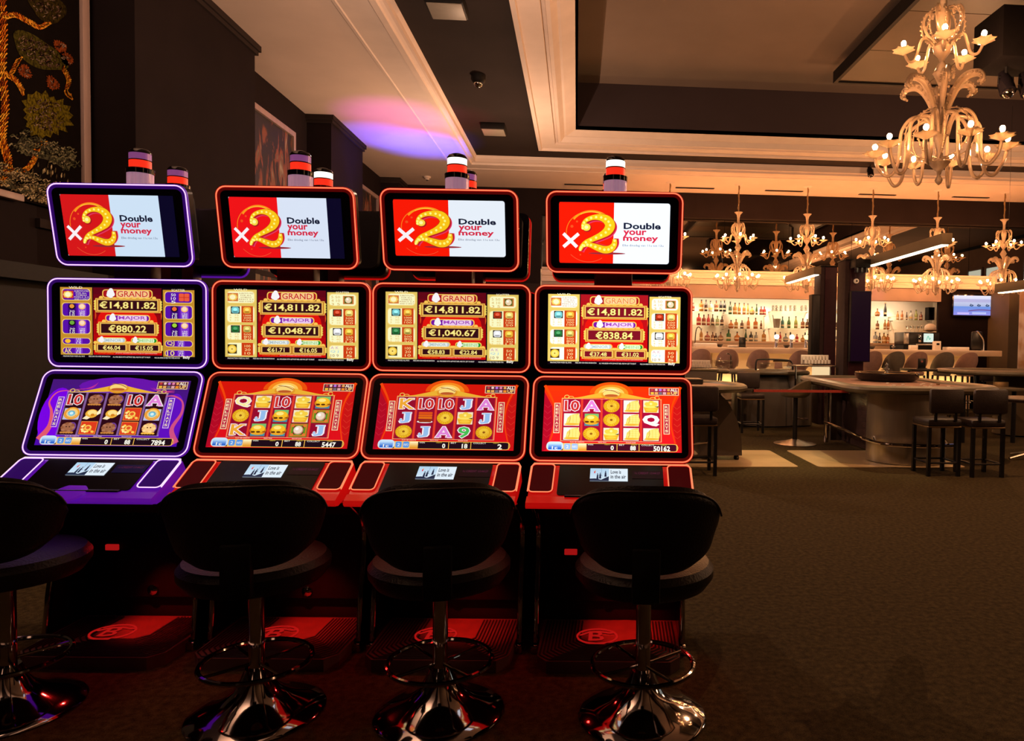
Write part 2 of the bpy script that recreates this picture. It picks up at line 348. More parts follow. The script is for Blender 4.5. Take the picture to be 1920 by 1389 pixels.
def dup(o, loc=None, rz=None, label=None, group=None, parent=None):
    c = o.copy(); COL.objects.link(c); c.parent = parent
    if loc is not None: c.location = loc
    if rz is not None: c.rotation_euler = (0, 0, R(rz))
    if label: c['label'] = label
    if group: c['group'] = group
    for k in kids(o): dup(k, parent=c)
    return c

# ------------------------------------------------------------------ flat pictures (screens, woven picture): coloured facets in one plane
_tc = {}
def glyphs(s, off=0):
    if (s, off) not in _tc:
        cu = bpy.data.curves.new('t', 'FONT'); cu.body = s; cu.offset = off; cu.resolution_u = 2; cu.fill_mode = 'FRONT'
        ob = bpy.data.objects.new('t', cu); COL.objects.link(ob)
        me = bpy.data.meshes.new_from_object(ob.evaluated_get(bpy.context.evaluated_depsgraph_get()))
        vs = [(v.co.x, v.co.y) for v in me.vertices]; fs = [tuple(p.vertices) for p in me.polygons]
        bpy.data.meshes.remove(me); bpy.data.objects.remove(ob); bpy.data.curves.remove(cu)
        _tc[(s, off)] = (vs, fs)
    return _tc[(s, off)]
class Canvas:                                                              # u to the right, v down, both 0..1
    def __init__(s, W, Hh): s.W = W; s.H = Hh; s.v = []; s.f = []; s.c = []
    def poly(s, P, col, L=1, tri=None):
        o = len(s.v); s.v += [((u - .5) * s.W, (.5 - v) * s.H, L * .0004) for u, v in P]
        for f in (tri or [tuple(range(len(P)))]): s.f.append(tuple(i + o for i in f)); s.c.append(col)
    def rect(s, u0, v0, u1, v1, col, L=1): s.poly([(u0, v1), (u1, v1), (u1, v0), (u0, v0)], col, L)
    def grad(s, u0, v0, u1, v1, c0, c1, L=1, n=8, horiz=False):
        for i in range(n):
            t = i / (n - 1); c = tuple(a + (b - a) * t for a, b in zip(c0, c1))
            if horiz: s.rect(u0 + (u1 - u0) * i / n, v0, u0 + (u1 - u0) * (i + 1) / n, v1, c, L)
            else: s.rect(u0, v0 + (v1 - v0) * i / n, u1, v0 + (v1 - v0) * (i + 1) / n, c, L)
    def rrect(s, u0, v0, u1, v1, r, col, L=1):                             # r in metres
        P = rr((u1 - u0) * s.W, (v1 - v0) * s.H, r, 4)
        s.poly([((u0 + u1) / 2 + x / s.W, (v0 + v1) / 2 - y / s.H) for x, y in P], col, L)
    def frame(s, u0, v0, u1, v1, t, col, L=1):
        tu = t / s.W; tv = t / s.H
        s.rect(u0, v0, u1, v0 + tv, col, L); s.rect(u0, v1 - tv, u1, v1, col, L); s.rect(u0, v0 + tv, u0 + tu, v1 - tv, col, L); s.rect(u1 - tu, v0 + tv, u1, v1 - tv, col, L)
    def ell(s, u, v, a, b, col, L=1, n=18, a0=0, a1=360):
        s.poly([(u + a * math.cos(R(a0 + (a1 - a0) * i / (n if a1 - a0 == 360 else n - 1))), v + b * math.sin(R(a0 + (a1 - a0) * i / (n if a1 - a0 == 360 else n - 1)))) for i in range(n)], col, L)
    def arc(s, u, v, a, b, a0, a1, w, col, L=1, n=24):
        s.stroke([(u + a * math.cos(R(a0 + (a1 - a0) * i / n)), v + b * math.sin(R(a0 + (a1 - a0) * i / n))) for i in range(n + 1)], w, col, L, k=1)
    def stroke(s, P, w, col, L=1, k=5, dots=None):                         # w in units of u
        ws = w if isinstance(w, (list, tuple)) else [w] * len(P); asp = s.H / s.W
        Q = spline([(u, v * asp, x) for (u, v), x in zip(P, ws)], k) if k > 1 else [Vector((u, v * asp, x)) for (u, v), x in zip(P, ws)]
        A = []; Bq = []
        for i, q in enumerate(Q):
            t = (Q[min(i + 1, len(Q) - 1)] - Q[max(i - 1, 0)]).to_2d(); t = t.normalized() if t.length > 1e-9 else Vector((1, 0))
            nrm = Vector((-t.y, t.x)) * q.z / 2; A.append((q.x + nrm.x, (q.y + nrm.y) / asp)); Bq.append((q.x - nrm.x, (q.y - nrm.y) / asp))
        n = len(Q); s.poly(A + Bq, col, L, [(i, i + 1, n + i + 1, n + i) for i in range(n - 1)])
        if dots:
            st, rd, dc = dots
            for i in range(0, n, st): s.ell(Q[i].x, Q[i].y / asp, rd, rd / asp, dc, L + 1, 8)
    def text(s, t, u0, v0, u1, v1, col, L=3, off=0, outline=None):
        vs, fs = glyphs(t, 0); xs = [p[0] for p in vs]; ys = [p[1] for p in vs]
        if not xs: return
        ax0, ay0 = min(xs), min(ys); sx = (u1 - u0) / (max(xs) - ax0 + 1e-9); sy = (v1 - v0) / (max(ys) - ay0 + 1e-9)
        for (o, c, l) in ([(outline[0], outline[1], L)] if outline else []) + [(off, col, L + (1 if outline else 0))]:
            vs, fs = glyphs(t, o)
            s.poly([(u0 + (x - ax0) * sx, v1 - (y - ay0) * sy) for x, y in vs], c, l, fs)
    def build(s, name, m, parent, T=None):
        me = bpy.data.meshes.new(name)
        vs = [tuple(T @ Vector(p)) for p in s.v] if T is not None else s.v
        me.from_pydata(vs, [], s.f); a = me.color_attributes.new('Col', 'FLOAT_COLOR', 'CORNER'); cc = []
        for p, c in zip(me.polygons, s.c):
            k = lin(c)
            for _ in p.loop_indices: cc += [k[0], k[1], k[2], 1]
        a.data.foreach_set('color', cc); me.materials.append(M[m])
        o = bpy.data.objects.new(name, me); COL.objects.link(o); o.parent = parent; return o

# ================================================================== THE ROOM
XL, XR, YB, YF = -3.63, 12.0, -7.0, 13.83          # left wall, right wall, wall behind the camera, beam face
ZS, ZD, ZI, ZT = 4.25, 4.35, 4.50, 5.20            # soffit, dark ceiling, tray cornice, tray
struct('floor', B().box(XL - .1, XR + .1, YB - .1, 15.2, -.1, 0), 'carpet')
struct('wall_left', B().box(XL - .15, XL, YB, 15.2, 0, ZS), 'wall')
struct('wall_right', B().box(XR, XR + .15, YB, 15.2, 0, ZS), 'wall2')
struct('wall_back', B().box(XL, XR, YB - .15, YB, 0, ZS), 'wall')
struct('wall_far', B().box(XL, -.72, YF, YF + .3, 0, 3.77).box(XL, XR, YF, YF + .18, 3.77, ZS), 'wall')
b = B()
b.box(XL, -1.715, YB, YF, ZS, ZS + .3); b.box(-1.715, XR, 11.92, YF, ZS, ZS + .3)                   # pale soffit
struct('ceiling', b, 'cream')
b = B(); b.box(-1.72, -.62, YB, 11.92, ZD, ZD + .2); b.box(-.62, XR, 11.49, 11.92, ZD, ZD + .2); b.box(8.6, XR, YB, 11.49, ZD, ZD + .2)
struct('ceiling', b, 'dark_ceiling')
b = B(); b.box(-.1, 8.6, YB, 10.9, ZT, ZT + .1)
struct('ceiling', b, 'tray')
b = B(); b.box(-.12, -.02, YB, 10.88, ZI, ZT); b.box(-.02, 8.1, 10.79, 10.89, ZI, ZT); b.box(8.0, 8.1, YB, 10.79, ZI, ZT)
struct('trim_1', b, 'riser')
def sweep(prof, x0, y1, x1, yb=YB):                                          # profile (outward offset, z) round three sides of an opening
    b = B(); n = len(prof)
    for (o, z) in prof: b.v += [(x0 - o, yb, z), (x0 - o, y1 + o, z), (x1 + o, y1 + o, z), (x1 + o, yb, z)]
    for i in range(n - 1):
        for k in range(3): b.f.append((i * 4 + k, i * 4 + k + 1, (i + 1) * 4 + k + 1, (i + 1) * 4 + k))
    return b
struct('trim_2', sweep([(.62, ZD + .02), (.62, ZD - .03), (.57, ZD - .035), (.56, ZD + .0), (.35, ZD + .005), (.345, ZD + .04), (.31, ZD + .04), (.30, ZD + .015), (.26, ZD + .02), (.20, ZD + .09), (.17, ZD + .09), (.10, ZI - .03), (.03, ZI), (.0, ZI), (0, ZI + .05)], -.02, 10.79, 8.0), 'crown')
struct('trim_3', sweep([(.47, ZS + .01), (.47, ZS - .018), (.44, ZS - .02), (.43, ZS - .010), (.14, ZS - .010), (.13, ZS - .035), (.07, ZS - .035), (.06, ZS - .01), (.03, ZS), (.02, ZS + .05), (0, ZS + .055), (-.015, ZS + .08), (-.03, ZD + .01)], -1.715, 11.92, XR + .5), 'crown')
# pilasters of the left wall, with a little capital each
for (y0, y1) in ((5.55, 7.51), (9.75, 11.13), (13.3, 13.82)):
    p = struct('trim_4', B().box(XL, -3.31, y0, y1, 0, ZS - .10), 'wall')
    struct('capital', B().box(XL, -3.285, y0 - .03, y1 + .03, ZS - .10, ZS - .06).box(XL, -3.265, y0 - .05, y1 + .05, ZS - .06, ZS), 'wall2', p)
# cabinet ledge along the left wall, below the woven picture
struct('baseboard_left', B().box(XL, XL + .02, YB, YF, 0, .12), 'wall2')
struct('trim_5', B().box(XL, XL + .22, 1.2, 5.5, 1.60, 1.70).box(XL, XL + .12, 1.2, 5.5, 0, 1.60), 'matte')
wp = struct('wall_panelling', B().box(XL, XL + .03, 5.0, 13.2, 1.98, 2.04), 'wall2')
for xa, xb, m in ((362, 392, 'pink'), (395, 411, 'cream'), (413, 432, 'deck_dark'), (434, 443, 'pink'), (445, 466, 'cream'), (470, 488, 'olive'), (655, 664, 'cream'), (666, 676, 'pink'), (700, 712, 'cream'), (724, 737, 'olive'), (742, 757, 'cream'), (770, 778, 'pink'), (800, 808, 'cream')):
    o = struct('board', B().rbox(XL, XL + .05, ax(xa, 535, XL + .05).y, ax(xb, 535, XL + .05).y, .9, 1.98, .004), 'leather2' if m == 'deck_dark' else m, wp)
# windows of the right-hand wall, seen in the mirror
for (y0, y1) in ((7.3, 8.0), (8.25, 8.95), (10.0, 10.7), (10.9, 11.6)):
    wdw = struct('window_1', B().box(XR - .04, XR, y0, y1, 1.2, 3.6), 'window_light')
    struct('window_frame', B().ring([(y, z) for y, z in rr(y1 - y0 + .12, 2.52, .01, 1)], rr(y1 - y0, 2.4, .01, 1), 0, .06, Matrix(((0, 0, -1, XR), (1, 0, 0, (y0 + y1) / 2), (0, 1, 0, 2.4), (0, 0, 0, 1)))), 'wall2', wdw)

# mirror wall above the bar: panel beside panel
mr = thing('wall_mirror', 'long mirror wall above the bar, made of tall panels with thin seams', 'mirror', (0, 14.0, 0))
xs = [-.70, .55, 1.75, 2.95, 4.28, 5.58, 7.60, 8.08, 9.3, 10.6, XR]
for a, c in zip(xs[:-1], xs[1:]):
    obj('mirror_panel', B().box(a + .004, c - .004, .05, .07, 2.70, 3.95), 'mirror', mr, smooth=False)
obj('backing', B().box(-.72, XR, .08, .12, 2.6, 4.2), 'black', mr, smooth=False)
# cream moulding band under the mirror and the mauve canopy over the bottle alcove
def step_band(x0, x1):
    P = [(.18, 2.74), (.0, 2.74), (.0, 2.70), (.03, 2.69), (.03, 2.63), (-.03, 2.62), (-.03, 2.58), (.0, 2.57), (.0, 2.53), (-.04, 2.52), (-.04, 2.46), (.18, 2.46)]
    return B().xprism([(13.88 + y, z) for y, z in P], x0, x1)
struct('trim_6', step_band(-.70, 8.62), 'cream')
struct('trim_7', B().box(-.70, 7.43, 13.90, 14.10, 2.20, 2.46), 'canopy')
struct('wall_far', B().box(-.75, 7.75, 14.75, 14.85, 0, 2.7).box(-.75, -.70, 13.9, 14.75, 0, 2.7), 'alcove')
struct('ceiling', B().box(-.70, 7.75, 14.10, 14.75, 2.30, 2.40), 'alcove')
struct('wall_far', B().box(7.43, 12, 14.0, 14.06, 0, 2.46), 'wall')
struct('wall_far', B().box(7.70, 7.75, 14.06, 14.75, 0, 2.4), 'alcove')
struct('wall_right', B().box(8.5, 8.85, 13.3, 14.0, 0, 2.46), 'olive')
struct('trim_8', B().box(8.02, 9.2, 11.95, 12.25, 0, 2.30), 'marble')
struct('trim_9', B().box(-2.5, -.72, 13.75, 13.83, 0, 2.4), 'wall2')

# floor inlays of pale stone
for (x0, x1) in ((.55, 2.305), (2.51, 4.1)):
    P = rr(x1 - x0, 1.13, .05, 4, (x0 + x1) / 2, 7.62)
    o = struct('floor_inlay', B().prism(P, .001, .008), 'stone')

# air slots, smoke head, wall light boxes
k = 0
for x, y in ((1095, 346), (1303, 352), (1470, 357.5), (1645, 364.5), (1820, 369.5)):
    p = az(x, y, ZS); k += 1
    o = obj('air_slot', B().box(-.37, .37, -.035, .035, -.012, .0), 'black', smooth=False); o.location = (p.x, p.y, ZS)
    tag(o, ['black air slot in the soffit just left of the rightmost machine lamp', 'black air slot in the soffit left of the leftmost small chandelier chain', 'black air slot between the second and third small chandelier chains', 'black air slot behind the fourth small chandelier chain', 'black air slot between the last two small chandelier chains'][k - 1], 'vent', 'air slots in the far soffit')
t = thing('dome_camera', 'small black ceiling camera with clear dome on dark ceiling strip', 'camera', az(897, 141, ZD) )
obj('housing', B().lathe([(.0, 0), (.085, 0), (.085, -.05), (.07, -.08), (.06, -.09), (0, -.09)], 20), 'matte', t)
obj('dome', B().sphere((0, 0, -.09), .055, 16, 8), 'chrome', t)
def box_lamp(x, y, lab):
    p = az(x, y, ZD); t = thing('ceiling_light', lab, 'light', (p.x, p.y, ZD))
    obj('housing', B().rbox(-.17, .17, -.17, .17, -.09, 0, .008), 'matte', t)
    obj('diffuser', B().rbox(-.155, .155, -.155, .155, -.10, -.088, .004), 'fixture', t)
box_lamp(926, 236, 'square grey ceiling fitting near the far end of the dark strip')
box_lamp(838, 2, 'square dark ceiling fitting cut by the top edge of the photo')
t = thing('smoke_detector', 'small pale round detector on the far left soffit', 'detector', az(801, 331, ZS))
obj('housing', B().lathe([(0, 0), (.07, 0), (.06, -.03), (.04, -.035), (.035, -.06), (0, -.06)], 16), 'crown', t)
obj('lens', B().lathe([(0, -.06), (.02, -.06), (.015, -.075), (0, -.078)], 12), 'black', t)

# bronze raft hanging under the tray ceiling, panels of uneven tone
t = thing('ceiling_raft', 'low bronze mirrored ceiling raft with thick black edge, above the large chandelier', 'ceiling panel', (0, 0, 0))
rx0, rx1, ry0, ry1, rz = 3.51, 7.4, 4.4, 9.64, 4.9
obj('edge_frame', B().ring(rr(rx1 - rx0, ry1 - ry0, .003, 1, (rx0 + rx1) / 2, (ry0 + ry1) / 2), rr(rx1 - rx0 - .1, ry1 - ry0 - .1, .003, 1, (rx0 + rx1) / 2, (ry0 + ry1) / 2), rz, rz + .16), 'matte', t, smooth=False)
nx, ny = 3, 5
for i in range(nx):
    for j in range(ny):
        a0 = rx0 + .05 + (rx1 - rx0 - .1) * i / nx; a1 = rx0 + .05 + (rx1 - rx0 - .1) * (i + 1) / nx
        b0 = ry0 + .05 + (ry1 - ry0 - .1) * j / ny; b1 = ry0 + .05 + (ry1 - ry0 - .1) * (j + 1) / ny
        obj('panel', B().rbox(a0 + .004, a1 - .004, b0 + .004, b1 - .004, rz + .02, rz + .05, .003, 1), 'bronze' if (i + j) % 2 else 'bronze2', t, smooth=False)
obj('hanger', B().box(4.4, 4.44, 6, 6.04, rz + .05, ZT).box(6.4, 6.44, 6, 6.04, rz + .05, ZT).box(4.4, 4.44, 9, 9.04, rz + .05, ZT).box(6.4, 6.44, 9, 9.04, rz + .05, ZT), 'black', t, smooth=False)
# twin spotlights at the top right and the little one on the far dark strip
def spotlamp(p, lab, s=1.0, top=None):
    t = thing('spotlight', lab, 'spotlight', p)
    obj('stem', B().tube([(0, 0, 0), (0, 0, -.12 * s)], .015 * s, 8), 'black', t)
    obj('bracket', B().tube([(-.09 * s, 0, -.2 * s), (-.09 * s, 0, -.12 * s), (.09 * s, 0, -.12 * s), (.09 * s, 0, -.2 * s)], .01 * s, 6), 'black', t)
    obj('housing', B().lathe([(0, -.16), (.05, -.16), (.085, -.02), (.09, .12), (.07, .13)], 20, MX((0, 0, -.2 * s), 0, 155, 0, s)), 'gloss', t)
    obj('lens', B().sphere((0, 0, .12), .07, 16, 6, MX((0, 0, -.2 * s), 0, 155, 0, s)), 'chrome', t)
ra = thing('black_light_bar', 'black ceiling bar carrying spotlights at the top right corner', 'light bar', (0, 0, 0))
obj('bar', B().rbox(3.98, 7.2, 6.45, 6.95, 4.02, 4.5, .01), colour('black_bar_paint', (.004, .003, .003), .9, spec=.05), ra)
obj('hanger', B().box(4.8, 4.85, 6.66, 6.72, 4.5, 4.92).box(6.6, 6.65, 6.66, 6.72, 4.5, 4.92), 'black', ra, smooth=False)
spotlamp(Vector(ay(1887, 115, 6.7)).to_tuple()[:2] + (4.02,), 'black spotlight, left one of the pair at the top right', .85)
spotlamp(Vector(ay(1926, 110, 6.7)).to_tuple()[:2] + (4.02,), 'black spotlight, right one of the pair at the top right', .85)
spotlamp(tuple(az(1632, 309, ZD)), 'small black spotlight on the dark strip behind the large chandelier', .6)

# ------------------------------------------------------------------ pictures on the left wall
XW = XL + .03
def wallpt(x, y): p = ax(x, y, XW); return (p.y, p.z)
class WallCanvas(Canvas):
    def __init__(s): s.v = []; s.f = []; s.c = []; s.W = 1; s.H = 1
    def poly(s, P, col, L=1, tri=None):
        o = len(s.v)
        for x, y in P: p = ax(x, y, XW); s.v.append((L * .0015, p.y, p.z))
        for f in (tri or [tuple(range(len(P)))]): s.f.append(tuple(i + o for i in f)); s.c.append(col)
t = thing('woven_wall_hanging', 'large dark woven picture with golden twisting branches, olive leaves and pale clouds', 'wall art', (XL, 0, 0))
y1, zt = wallpt(149, 40); zb = wallpt(88, 388)[1]; y0 = wallpt(-70, 300)[0]
obj('backing', B().box(0, .03, y0, y1, zb, 4.1), colour('black_weave', (.006, .004, .003), .95, spec=.03), t, smooth=False)
obj('side_rail', B().rbox(0, .055, y1, wallpt(163, 100)[0], zb - .05, 4.1, .006), 'frame', t)
ye = wallpt(37, 368)[0]
obj('bottom_rail', B().rbox(0.002, .06, y0, ye, wallpt(20, 374)[1], wallpt(20, 361)[1], .004), 'frame', t)
W = WallCanvas()
rnd = random.Random(5)
gold = [(232, 150, 34), (200, 104, 24), (250, 186, 60), (140, 62, 18)]
def vine(P, w):
    Q = spline([(x, y, 0) for x, y in P], 8)
    W.stroke(P, w, (50, 20, 8), 1)
    for i in range(0, len(Q) - 1):
        tt = (Q[i + 1] - Q[i]).normalized(); nn = Vector((-tt.y, tt.x, 0))
        for s in (-1, 0, 1):
            c = Q[i] + nn * (w * .3 * s); e1 = c + tt * 5 + nn * 3; e0 = c - tt * 5 - nn * 3
            W.stroke([(e0.x, e0.y), ((c + nn * 1.5).x, (c + nn * 1.5).y), (e1.x, e1.y)], max(1.4, w * .16), rnd.choice(gold), 2 + (i % 2), 2)
W.stroke = lambda P, w, col, L=1, k=5, dots=None: Canvas.stroke(W, P, w, col, L, k, dots)
vine([(2, -20), (6, 60), (4, 130), (9, 200), (4, 260), (14, 300), (8, 330), (-12, 345)], 15)
vine([(8, 32), (28, 28), (52, 40), (74, 50), (90, 42)], 6)
vine([(12, 140), (30, 152), (44, 175)], 5)
vine([(10, 300), (26, 322), (46, 318), (62, 300), (70, 276), (84, 266)], 8)
vine([(20, 138), (28, 122), (36, 108)], 4)
def leafblob(cx, cy, a, b, rot, col, spots, spikes=False):
    n = 34; P = []; ca, sa = math.cos(R(rot)), math.sin(R(rot))
    for i in range(n):
        th = 2 * math.pi * i / n; rr_ = 1 + .12 * math.sin(3 * th + cx) + (.22 if spikes and i % 2 else 0) * (.6 + rnd.random())
        x = a * rr_ * math.cos(th); y = b * rr_ * math.sin(th); P.append((cx + x * ca - y * sa, cy + x * sa + y * ca))
    W.poly([(cx, cy)] + P, col, 2, [(0, i + 1, (i + 1) % n + 1) for i in range(n)])
    for _ in range(spots):
        th = rnd.random() * 6.28; q = rnd.random() ** .5 * .78; x = a * q * math.cos(th); y = b * q * math.sin(th); X_ = cx + x * ca - y * sa; Y_ = cy + x * sa + y * ca
        dx = rnd.uniform(-4, 4); dy = rnd.uniform(-3, 3)
        W.stroke([(X_ - dx, Y_ - dy), (X_ + dy * .5, Y_ - dx * .3), (X_ + dx, Y_ + dy)], 1.5, rnd.choice([(120, 100, 84), (146, 128, 110), (96, 72, 60), (40, 22, 16)]), 4, 2)
leafblob(86, 12, 42, 24, 35, (52, 44, 14), 70)
leafblob(72, 98, 58, 25, 32, (66, 62, 20), 150)
leafblob(85, 215, 42, 36, 30, (98, 88, 16), 130, True)
for (cx, cy) in ((46, 134), (98, 156), (112, 88), (124, 110)): leafblob(cx, cy, 13, 9, 50, (130, 62, 24), 10, True)
vine([(118, 128), (128, 150), (124, 172), (134, 182)], 3)
def cloud(P, w, cols, nn_):
    Q = spline([(x, y, 0) for x, y in P], 8); W.stroke(P, w, (74, 74, 56), 1)
    for _ in range(nn_):
        q = rnd.choice(Q); X_ = q.x + rnd.uniform(-w / 2, w / 2); Y_ = q.y + rnd.uniform(-w / 2, w / 2)
        W.stroke([(X_ - 6, Y_ + rnd.uniform(-2, 2)), (X_, Y_ - 3), (X_ + 4, Y_ + 1), (X_ + 8, Y_ - rnd.uniform(-2, 4))], rnd.uniform(1.4, 3), rnd.choice(cols), rnd.choice((3, 4, 5)), 3)
g = [(96, 98, 70), (120, 118, 88), (66, 66, 46), (140, 134, 104), (48, 46, 34)]
cloud([(36, 262), (60, 276), (88, 282), (112, 292), (130, 304)], 34, g, 120)
g2 = [(150, 140, 100), (180, 166, 126), (110, 98, 66), (200, 184, 144), (80, 68, 48)]
cloud([(-30, 322), (10, 330), (44, 342), (76, 356), (100, 368)], 40, g2, 230)
for _ in range(26):
    X_ = rnd.uniform(60, 128); Y_ = rnd.uniform(300, 336); W.stroke([(X_, Y_), (X_ - .6, Y_ + 5), (X_ - 1, Y_ + 9)], [1, 3, 1], rnd.choice(g2), 3, 2)
W.build('woven_image', 'print', t).location = (.03 - .0, 0, 0)

def wall_picture(name, lab, xa, xb, ytop_a, zbot):
    ya = ax(xa, 200, XW).y; yb = ax(xb, 300, XW).y; ztop = ax(xb, ytop_a, XW).z
    t = thing(name, lab, 'picture', (XL, (ya + yb) / 2, (ztop + zbot) / 2)); w_ = yb - ya; h_ = ztop - zbot
    T = Matrix(((0, 0, 1, 0), (1, 0, 0, 0), (0, 1, 0, 0), (0, 0, 0, 1)))
    obj('frame', B().ring(rr(w_, h_, .003, 1), rr(w_ - .13, h_ - .13, .003, 1), 0, .05, T), 'frame', t, smooth=False)
    obj('canvas', B().box(-w_ / 2 + .06, w_ / 2 - .06, -h_ / 2 + .06, h_ / 2 - .06, .0, .02, T), 'painting', t, smooth=False)
wall_picture('framed_painting', 'tall dark abstract painting with orange figures in a pale frame', 440, 552, 249, 1.55)
wall_picture('framed_painting', 'small dark abstract painting in pale frame beside the far pilaster', 640, 708.5, 368, 1.75)

# ================================================================== SLOT MACHINES
ROW = -4.04 + .6                                       # the row runs almost square to the camera
RD = Vector((math.cos(R(ROW)), math.sin(R(ROW)), 0))
def sq(*c): return c
WHT, GLD, DGLD, MRN, RED_, CRM = (255, 250, 235), (248, 196, 84), (176, 92, 20), (52, 14, 22), (206, 22, 16), (246, 226, 140)

